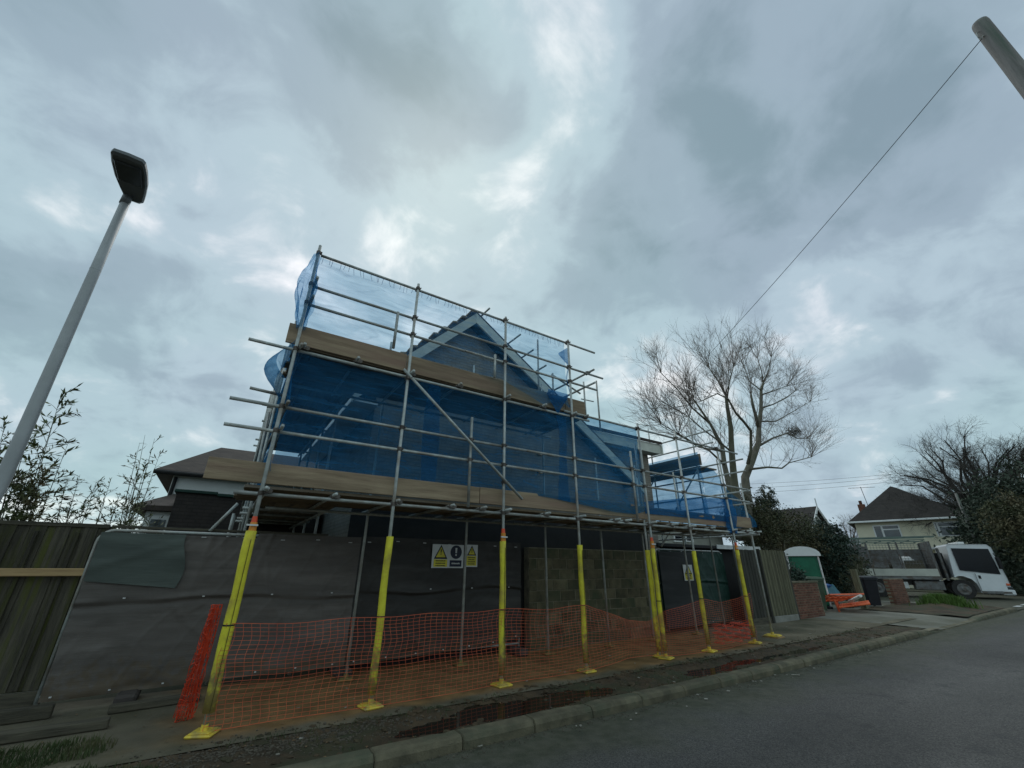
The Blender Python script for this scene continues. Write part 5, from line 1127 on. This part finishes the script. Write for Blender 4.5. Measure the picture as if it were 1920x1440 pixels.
ae = MB(); ae.tube((1.3, 3.7, 6.2), (1.15, 3.7, 8.75), .025, 5, M=HM); ae.tube((.2, 3.5, 8.7), (2.2, 3.9, 8.65), .018, 5, M=HM)
for k in range(7): ae.tube((.35+k*.26, 3.35+k*.06, 8.68), (.35+k*.26, 3.75+k*.06, 8.68), .012, 4, M=HM)
obj('aerial', ae, WIREM, dh)
def hwin(x0, x1, z0, z1, bars):
    w = obj('window', MB().bbox(x0, x1, -.06, .03, z0, z1, .01, HM), WHITEW, dh); f = .09; n = len(bars)-1
    for a, b in zip(bars, bars[1:]):
        xa, xb = lerp(x0+f*.3, x1-f*.3, a), lerp(x0+f*.3, x1-f*.3, b)
        if b-a > .4:
            zm = z0+(z1-z0)*.66; obj('pane', MB().box(xa+f*.7, xb-f*.7, -.075, -.062, z0+f, zm-f*.5, HM), GLASS, w); obj('pane', MB().box(xa+f*.7, xb-f*.7, -.075, -.062, zm+f*.5, z1-f, HM), GLASS, w)
        else: obj('pane', MB().box(xa+f*.7, xb-f*.7, -.075, -.062, z0+f, z1-f, HM), GLASS, w)
    return w
hwin(fl_*.17, fl_*.42, 3.95, 5.0, (0, .33, 1)); hwin(fl_*.72, fl_*.97, 3.95, 5.05, (0, .1, 1)); hwin(fl_*.14, fl_*.45, 1.0, 2.3, (0, .33, .66, 1)); hwin(fl_*.74, fl_*.95, 1.0, 2.3, (0, .5, 1))
obj('porch_canopy', MB().bbox(fl_*.58, fl_*1.0, -1.2, -.07, 3.0, 3.16, .02, HM), WHITEW, dh); obj('bay', MB().bbox(fl_*.66, fl_*.98, -.75, -.005, 0, 2.96, .02, HM), CREAM, dh)
dd = obj('door', MB().bbox(fl_*.50, fl_*.61, -.05, .03, .05, 2.15, .01, HM), WHITEW, dh); obj('handle', MB().box(fl_*.51, fl_*.52, -.09, -.051, 1.05, 1.17, HM), BLACKM, dd)

g0 = on_x(1474, 957, 48); g1 = on_x(1531, 949, 46); ga = on_x(1531, 949, 46)
gh = thing('gable_house', 'far white house with a pointed gable among the evergreens', 'house', (47, 19, 0))
yR = g1[1]; zR = g1[2]; wG = 5.2
o = obj('roof', MB().prism([(46-wG/2-.3, zR-2.7), (46, zR), (46+wG/2+.3, zR-2.7), (46+wG/2+.3, zR-2.9), (46, zR-.22), (46-wG/2-.3, zR-2.9)], 'y', yR, yR+6.5), ROOFD, gh); add_uv(o, lambda p: (p.y, p.z*1.4))
obj('wall', MB().prism([(46-wG/2, -.1), (46+wG/2, -.1), (46+wG/2, zR-2.7), (46, zR-.3), (46-wG/2, zR-2.7)], 'y', yR+.35, yR+6.2), RENDERW, gh)
obj('bargeboard', MB().prism([(46-wG/2-.35, zR-2.75), (46, zR+.02), (46, zR-.3), (46-wG/2-.35, zR-3.1)], 'y', yR-.06, yR-.005), WHITEW, gh); obj('bargeboard', MB().prism([(46.002, zR+.02), (46+wG/2+.35, zR-2.75), (46+wG/2+.35, zR-3.1), (46.002, zR-.3)], 'y', yR-.06, yR-.005), WHITEW, gh)
obj('finial', MB().tube((46, yR-.03, zR-.2), (46, yR-.03, zR+.7), .05, 6), WHITEW, gh)
w = obj('window', MB().box(45.5, 46.5, yR+.30, yR+.345, zR-3.6, zR-2.3), WHITEW, gh); obj('pane', MB().box(45.6, 46.4, yR+.285, yR+.298, zR-3.5, zR-2.4), GLASS, w)

# leaning far pole in front of the right hand trees
fa = on_x(1792, 925, 43); fb = on_x(1826, 1010, 43)
single('service_pole', MB().tube((fb[0], fb[1], 0), (fa[0], fa[1], fa[2]), .11, 8, r2=.08), POLEW, 'thin dark pole in front of the trees right of the cream house', 'pole', smooth=True)

# ================================================================== TREES AND SHRUBS
class Branches:
    def __init__(s): s.mb = MB()
    def seg(s, pts, rad, n): s.mb.path(pts, rad, n, False)
def rot_rand(d, ang):
    ax_ = Vector((random.gauss(0, 1), random.gauss(0, 1), random.gauss(0, 1))); ax_ = (ax_-d*ax_.dot(d)).normalized()
    return (d*math.cos(ang)+ax_*math.sin(ang)).normalized()
def twig(mb, p, d, L_, r, depth, up, spread, kids, n=3):
    pts_ = [p]; q = p.copy(); dd = d.copy(); k = 3 if depth < 1 else 4
    for i in range(k):
        dd = (dd+Vector((random.gauss(0, .10), random.gauss(0, .10), random.gauss(0, .08)+up))).normalized(); q = q+dd*(L_/k); pts_.append(q.copy())
    mb.path(pts_, [lerp(r, r*.45, i/k) for i in range(k+1)], n, False)
    if depth > 0:
        for i in range(kids):
            t = random.uniform(.25, 1.0); j = min(int(t*k), k-1); b = pts_[j].lerp(pts_[j+1], t*k-j)
            twig(mb, b, rot_rand(dd, random.uniform(.5, 1.25)*spread), L_*random.uniform(.45, .75), max(r*.5, .004), depth-1, up, spread, kids, 3)
def bare_tree1():
    Y0 = 12.6
    t = thing('bare_tree', 'tall bare multi-stemmed tree with upswept twigs behind the scaffold corner', 'tree', tuple(on_y(1395, 950, Y0)[:2])+(0,))
    base = on_y(1398, 950, Y0)
    def P(px, py, dy): v = on_y(px, py, Y0+dy); return Vector(v)
    limbs = [  # pixel trace of each limb, start radius, end radius, depth offset start/end
        ([(1402, 1010), (1400, 930), (1397, 895), (1410, 864), (1422, 831), (1423, 800), (1427, 765), (1427, 732), (1431, 718)], .34, .10, 0, .4),
        ([(1422, 800), (1417, 780), (1412, 762), (1408, 740)], .15, .09, .2, 0),
        ([(1380, 1010), (1380, 930), (1376, 895), (1372, 848), (1370, 800), (1364, 765), (1361, 742)], .30, .10, -.2, -1.0),
        ([(1366, 1000), (1368, 914), (1358, 871), (1354, 836), (1345, 820), (1332, 795), (1315, 770), (1300, 748)], .24, .06, .3, 1.2),
        ([(1402, 870), (1408, 845), (1408, 808), (1394, 790), (1380, 775), (1365, 748)], .13, .07, -.3, -1.6),
        ([(1416, 840), (1448, 822), (1476, 812), (1495, 822), (1514, 822)], .10, .035, .3, 1.6),
        ([(1405, 880), (1440, 876), (1466, 878), (1479, 868), (1521, 857)], .09, .03, -.3, -1.4),
        ([(1428, 765), (1450, 758), (1474, 746), (1492, 732)], .08, .035, .3, 1.0),
        ([(1429, 740), (1450, 733), (1475, 724)], .07, .03, .2, -.8),
        ([(1424, 790), (1455, 790), (1490, 770), (1520, 752)], .07, .025, .4, 2),
        ([(1358, 871), (1330, 845), (1300, 830), (1270, 812), (1240, 795)], .08, .025, .2, -.6),
        ([(1352, 846), (1310, 838), (1272, 815)], .06, .025, -.4, -1.8),
        ([(1332, 795), (1298, 765), (1270, 730), (1240, 700)], .08, .03, 1, 2.4),
        ([(1372, 848), (1345, 825), (1318, 805), (1292, 782)], .07, .03, -.6, -2),
        ([(1361, 742), (1345, 712), (1330, 690)], .07, .03, -1, -.6), ([(1363, 750), (1368, 715), (1375, 688)], .06, .03, -1, -1.6),
        ([(1431, 718), (1428, 695), (1420, 672)], .06, .03, .4, .8), ([(1431, 718), (1441, 695), (1446, 670)], .06, .03, .4, 0), ([(1427, 732), (1405, 715), (1396, 690)], .06, .03, .3, 1.4),
        ([(1365, 748), (1345, 738), (1315, 752), (1295, 758)], .05, .02, -1.6, -2.4)]
    tk = MB(); cr_ = MB()
    for tr_, r0, r1, d0, d1 in limbs:
        n = len(tr_); pts_ = []; r0, r1 = r0*.82, r1*.75
        for i, (a, b) in enumerate(tr_):
            pts_.append(P(a, b, lerp(d0, d1, i/(n-1))))
        tk.path(pts_, [lerp(r0, r1, (i/(n-1))**.8) for i in range(n)], 10 if r0 > .12 else 6, True)
        for i in range(1, n):                                # twigs spring along the limb and fan upward at its end
            a, b = pts_[i-1], pts_[i]; dirn = (b-a).normalized(); last = i == n-1; low = r0 > .16 and i < 4
            L0 = (b-a).length; cnt = int((2.3 if not low else .3)*max(1, L0)) + (9 if last else 0)
            for k in range(cnt):
                s = 1.0 if (last and k < 9) else random.random(); p_ = a.lerp(b, s); q = rot_rand(dirn, random.uniform(.2, .85) if s == 1.0 else random.uniform(.5, 1.3))
                q = (q+Vector((0, 0, .45))).normalized()
                twig(cr_, p_, q, random.uniform(1.0, 2.2) if s == 1 else random.uniform(.8, 2.2), .017 if s == 1 else .014, 2, .07, .66, 5 if s == 1 else 4)
    obj('trunk', tk, BARK, t, True); obj('crown', cr_, TWIG, t)
    nest = MB(); c = P(1489, 809, 1.4)
    for k in range(90):
        v = Vector((random.gauss(0, 1), random.gauss(0, 1), random.gauss(0, 1))).normalized()*.42*random.uniform(.5, 1); w_ = Vector((random.gauss(0, 1), random.gauss(0, 1), random.gauss(0, 1))).normalized()*.3
        nest.path([c+v-w_, c+v*1.15, c+v+w_], .014, 3, False)
    single('bird_nest', nest, TWIG2, 'round twiggy clump caught on a right hand branch of the bare tree', 'bird nest')
bare_tree1()
def dome_tree(name, label, base, h, rad, seed, n1, m_t, m_c):
    random.seed(seed); t = thing(name, label, 'tree', (base.x, base.y, base.z), 'bare trees at the right'); tk = MB(); cr_ = MB()
    tk.path([base, base+Vector((.1, .1, h*.18)), base+Vector((0, .1, h*.30))], [h*.035, h*.028, h*.024], 8, False)
    for k in range(n1):
        a = 2*math.pi*k/n1+random.uniform(-.3, .3); el = random.uniform(-.08, 1.22); s = base+Vector((0, 0, h*random.uniform(.2, .34)))
        tip = base+Vector((math.cos(a)*math.cos(el)*rad*.80, math.sin(a)*math.cos(el)*rad*.80, h*.30+math.sin(el)*(h*.56)))
        mid = s.lerp(tip, .5)+Vector((0, 0, h*(.045+.05*math.cos(el)))); pts_ = [s, s.lerp(mid, .5), mid, mid.lerp(tip, .5)+Vector((0, 0, h*.01)), tip]; pts_ = [p_+Vector((random.gauss(0, .015), random.gauss(0, .015), random.gauss(0, .012)))*h for p_ in pts_]; pts_[0] = s
        tk.path(pts_, [h*.011, h*.009, h*.0065, h*.0042, h*.0022], 6, False)
        for i in range(1, 5):
            for q in range(5 if i > 1 else 1):
                a_, b_2 = pts_[i-1], pts_[i]; p_ = a_.lerp(b_2, random.random()); d_ = rot_rand((b_2-a_).normalized(), random.uniform(.4, 1.0))
                twig(cr_, p_, (d_+(p_-base-Vector((0, 0, h*.3))).normalized()*.5).normalized(), h*random.uniform(.06, .11), h*.0014, 2, .03, .85, 5)
    obj('trunk', tk, m_t, t, True); obj('crown', cr_, m_c, t); random.seed(seed+1); return t
b = on_x(1886, 1045, 52); dome_tree('bare_tree', 'broad domed bare tree above the evergreens at the right edge', Vector((b[0], b[1], 0)), 14.2, 7.3, 5, 60, TWIG2, TWIG2)
b = on_x(1606, 1000, 62); dome_tree('bare_tree', 'small pale bare tree peeping out left of the cream house', Vector((b[0], b[1]+1.0, 0)), 8.6, 3.6, 9, 14, TWIG, TWIG)

def leaf_cards(centres, size, flat=.0):
    """one small folded leaf per centre, as numpy arrays"""
    n = len(centres); c = np.asarray(centres, float); a = rng.normal(size=(n, 3)); a /= np.linalg.norm(a, axis=1)[:, None]
    b = rng.normal(size=(n, 3)); b -= a*(a*b).sum(1)[:, None]; b /= np.linalg.norm(b, axis=1)[:, None]; s = size*rng.uniform(.6, 1.4, n)[:, None]
    v = np.empty((n, 4, 3)); v[:, 0] = c-a*s; v[:, 1] = c+b*s*.45; v[:, 2] = c+a*s; v[:, 3] = c-b*s*.45
    mb = MB(); mb.v = [tuple(x) for x in v.reshape(-1, 3).tolist()]; mb.f = [(4*i, 4*i+1, 4*i+2, 4*i+3) for i in range(n)]; return mb
def bush_points(lobes, n, clump=26):
    pts_ = []; w = np.array([l[3]*l[4]*l[5] for l in lobes]); w /= w.sum()
    for i, (x, y, z, rx, ry, rz) in enumerate(lobes):
        for _ in range(max(1, int(n*w[i]/clump))):
            d = rng.normal(size=3); d /= np.linalg.norm(d); rr = rng.uniform(.55, 1.06); cc = np.array([x+d[0]*rx*rr, y+d[1]*ry*rr, z+d[2]*rz*rr]); s = .16*min(rx, rz)*rng.uniform(.5, 1.4)
            pts_.append(cc+rng.normal(size=(clump, 3))*s)
    p_ = np.concatenate(pts_); return p_[p_[:, 2] > .02]
def bush(name, label, cat, lobes, n, size, m, stems, group=None, stem_m=BARK):
    x, y = lobes[0][0], lobes[0][1]; t = thing(name, label, cat, (x, y, 0), group)
    obj('crown', leaf_cards(bush_points(lobes, n), size), m, t)
    tk = MB()
    for (x, y, z, rx, ry, rz) in lobes[:stems]: tk.path([(x, y, -.1), (x+.1, y, z*.5), (x, y+.05, z)], [.10, .07, .03], 6, False)
    # darker inner boughs so that the crown is not hollow
    for (x, y, z, rx, ry, rz) in lobes:
        for _ in range(16):
            d = rng.normal(size=3); d /= np.linalg.norm(d); tk.path([(x, y, max(.1, z-rz*.6)), (x+d[0]*rx*.5, y+d[1]*ry*.5, z+d[2]*rz*.5), (x+d[0]*rx*.95, y+d[1]*ry*.95, z+d[2]*rz*.95)], [.045, .03, .01], 4, False)
    obj('trunk', tk, stem_m, t)
    return t
def LB(px, py, x, rx, ry, rz): p_ = on_x(px, py, x); return (p_[0], p_[1], max(p_[2], .1), rx, ry, rz)
EG = 'evergreens beyond the driveway'
bush('laurel_bush', 'big dark evergreen bush between the toilet cabin and the truck', 'bush', [LB(1545, 1050, 30, 1.7, 1.8, 1.6), LB(1520, 1030, 31, 1.7, 1.8, 1.5), LB(1562, 1075, 30.5, 1.4, 1.2, 1.3), LB(1540, 1012, 32, 1.4, 1.4, 1.2), LB(1555, 1098, 29.5, 1.5, 1.1, 1.0), LB(1530, 1090, 29.5, 1.7, 1.3, 1.2), LB(1566, 1022, 32, .8, .8, 1.1), LB(1566, 1040, 32, 1.0, 1.2, 1.6)], 15000, .085, LEAFD, 3, EG)
bush('mixed_shrub', 'olive green shrub behind the closeboard fence below the white gable', 'bush', [LB(1470, 1005, 28, 1.7, 1.8, 1.5), LB(1440, 1000, 27, 1.4, 1.5, 1.6), LB(1500, 1010, 29, 1.6, 1.6, 1.3), LB(1430, 1030, 25, 1.3, 1.2, 1.0), LB(1462, 1030, 26, 1.5, 1.2, 1.2)], 11000, .075, LEAFO, 3, EG)
bush('ivy_bush', 'dark ivy clump round the foot of the bare tree', 'bush', [LB(1395, 960, 24, 1.0, 1.0, 1.1), LB(1375, 985, 23.6, 1.0, .9, .8), LB(1415, 975, 24.5, .9, .9, 1.2)], 6000, .07, LEAFO, 1, EG)
bush('clipped_conifer', 'small upright dark conifer to the right of the bare tree trunk', 'conifer', [LB(1436, 930, 28, .52, .52, .75), LB(1437, 945, 28, .62, .6, .8), LB(1440, 965, 28, .75, .7, .9), LB(1442, 985, 28, .85, .8, 1.0), LB(1444, 1005, 28, .95, .9, 1.2)], 9000, .06, LEAFC, 2, EG)
bush('tall_conifer', 'tall shaggy dark conifer at the right edge beside the truck cab', 'conifer', [LB(1912, 910, 44, 1.5, 1.6, 1.7), LB(1897, 940, 45, 1.4, 1.6, 1.4), LB(1900, 960, 44, 2.4, 2.2, 2.2), LB(1876, 990, 46, 2.1, 2.0, 2.0), LB(1925, 990, 43, 2.6, 2.6, 2.6), LB(1880, 1030, 44, 2.6, 2.4, 2.4), LB(1920, 1060, 42, 2.2, 2.4, 2.4), LB(1875, 1075, 44, 2.2, 2.0, 1.8)], 17000, .13, LEAFC, 4, EG)
bush('golden_shrub', 'yellow-green shrub on the right edge in front of the dark conifer', 'bush', [LB(1900, 975, 38.5, 1.3, 1.4, 1.2), LB(1912, 1000, 38, 1.3, 1.4, 1.2), LB(1893, 950, 39, .9, 1.0, .9)], 6000, .085, LEAFO, 2, EG)
bush('dark_hedge', 'dark hedge behind the truck cab between the houses', 'hedge', [LB(1838, 990, 50, 1.4, 1.6, 1.8), LB(1855, 985, 50, 1.6, 2.0, 2.4), LB(1874, 1010, 49, 2.0, 2.2, 2.6), LB(1852, 1020, 49, 2.0, 2.0, 2.2), LB(1850, 985, 51, 1.3, 1.4, 1.5), LB(1832, 1015, 50, 1.2, 1.4, 1.8)], 12000, .12, LEAFC, 3, EG)
bush('blossom_shrub', 'bare-stemmed shrub on the driveway edge by the gate post', 'bush', [LB(1607, 1075, 27.5, .5, .5, .5), LB(1600, 1090, 28, .6, .5, .6), LB(1612, 1062, 29, .5, .5, .6)], 1500, .045, LEAFO, 1, EG)
bush('pot_shrub', 'dark rounded shrub just behind the brick wall in front of the toilet cabin', 'bush', [(18.3, 8.75, 1.35, .55, .5, .55), (17.7, 8.8, 1.2, .5, .5, .45), (18.9, 8.9, 1.1, .4, .4, .4)], 3000, .05, LEAFD, 2, EG)

# bamboo and shrubs above the left fence
def bamboo(label, specs, y, n_leaf, leaf=.12, m=LEAFB, dense=0):
    t = thing('bamboo', label, 'bamboo', tuple(on_y(specs[0][0], specs[0][1], y)[:2])+(0,), 'bamboo clumps behind the left fence'); cane = MB(); lv = []; 
    for (px, py, bx, spread, nk) in specs:                   # tip of each cane, foot column, spread of its side shoots
        tip = Vector(on_y(px, py, y+random.uniform(-.3, .3))); ft = Vector(on_y(bx, 985, y)); ft.z = 0.3; mid = ft.lerp(tip, .55)+Vector((random.uniform(-.05, .05), 0, .1))
        pts_ = [ft, ft.lerp(mid, .5), mid, mid.lerp(tip, .55), tip]; cane.path(pts_, [.011, .009, .007, .005, .002], 5, False)
        for k in range(nk):
            tt = 1-(random.random()**1.15)*.62; j = min(int(tt*4), 3); p_ = pts_[j].lerp(pts_[j+1], tt*4-j); L_ = spread*random.uniform(.4, 1.0)*(1.15-tt*.72)
            d_ = Vector((random.gauss(0, 1), random.gauss(0, .7), random.uniform(.25, 1.0))).normalized(); q = [p_, p_+d_*L_*.5, p_+d_*L_+Vector((0, 0, -.08*L_))]
            cane.path(q, [.004, .003, .0015], 3, False)
            for s in range(max(3, int(L_*n_leaf*2.0))):
                w_ = random.random(); lv.append((q[0].lerp(q[2], .25+.75*w_), (d_+Vector((random.gauss(0, .55), random.gauss(0, .55), random.gauss(-.05, .5)))).normalized()))
    mb = MB()
    for p_, d_ in lv:
        s = leaf*1.0*random.uniform(.6, 1.3); sd = d_.cross(Vector((random.gauss(0, .6), random.gauss(0, .6), 1))).normalized()*s*.13
        mb.add([p_, p_+d_*s*.4+sd, p_+d_*s, p_+d_*s*.4-sd], [(0, 1, 2, 3)])
    obj('canes', cane, FENCER, t); obj('leaves', mb, m, t); return t
random.seed(77)
bamboo('tall airy bamboo with sparse leaves right behind the lamp post', [(114, 742, 85, .75, 26), (100, 790, 70, .7, 22), (128, 830, 95, .6, 16), (60, 800, 50, .6, 20)], 9.6, 13)
bamboo('dense dark bamboo clump at the left edge below the lamp post', [(30, 850, 30, .55, 26), (62, 860, 55, .55, 26), (10, 800, 0, .55, 26), (45, 890, 45, .6, 26), (75, 900, 70, .55, 26), (-20, 850, -20, .6, 26), (85, 870, 80, .5, 22), (20, 900, 20, .6, 26), (60, 930, 60, .55, 26)], 9.1, 40, .075)
bamboo('low bushy bamboo in the middle of the left fence top', [(150, 890, 150, .5, 24), (180, 905, 175, .5, 24), (125, 900, 130, .5, 24), (205, 910, 195, .45, 20), (165, 930, 160, .5, 26), (140, 945, 140, .5, 26), (195, 945, 190, .5, 24)], 9.3, 19, .07)
bamboo('slender bamboo tuft in front of the left house roof', [(272, 815, 255, .42, 20), (290, 822, 262, .42, 18), (262, 830, 250, .40, 18), (300, 850, 265, .36, 14), (275, 860, 255, .5, 18), (258, 880, 250, .5, 16), (255, 905, 250, .45, 16)], 10.2, 18, .075)
bamboo('ragged low bamboo just above the sheeted fence corner', [(225, 925, 222, .5, 18), (245, 930, 240, .45, 18), (265, 945, 258, .45, 18), (215, 955, 215, .5, 20), (240, 960, 235, .5, 20), (285, 958, 275, .45, 16), (300, 968, 292, .35, 14)], 9.2, 17, .065)

# ------------------------------------------------------------------ tidy: every mesh keeps its own plain mesh name
for o in bpy.data.objects:
    if o.type == 'MESH' and o.data.users == 1: o.data.name = o.name
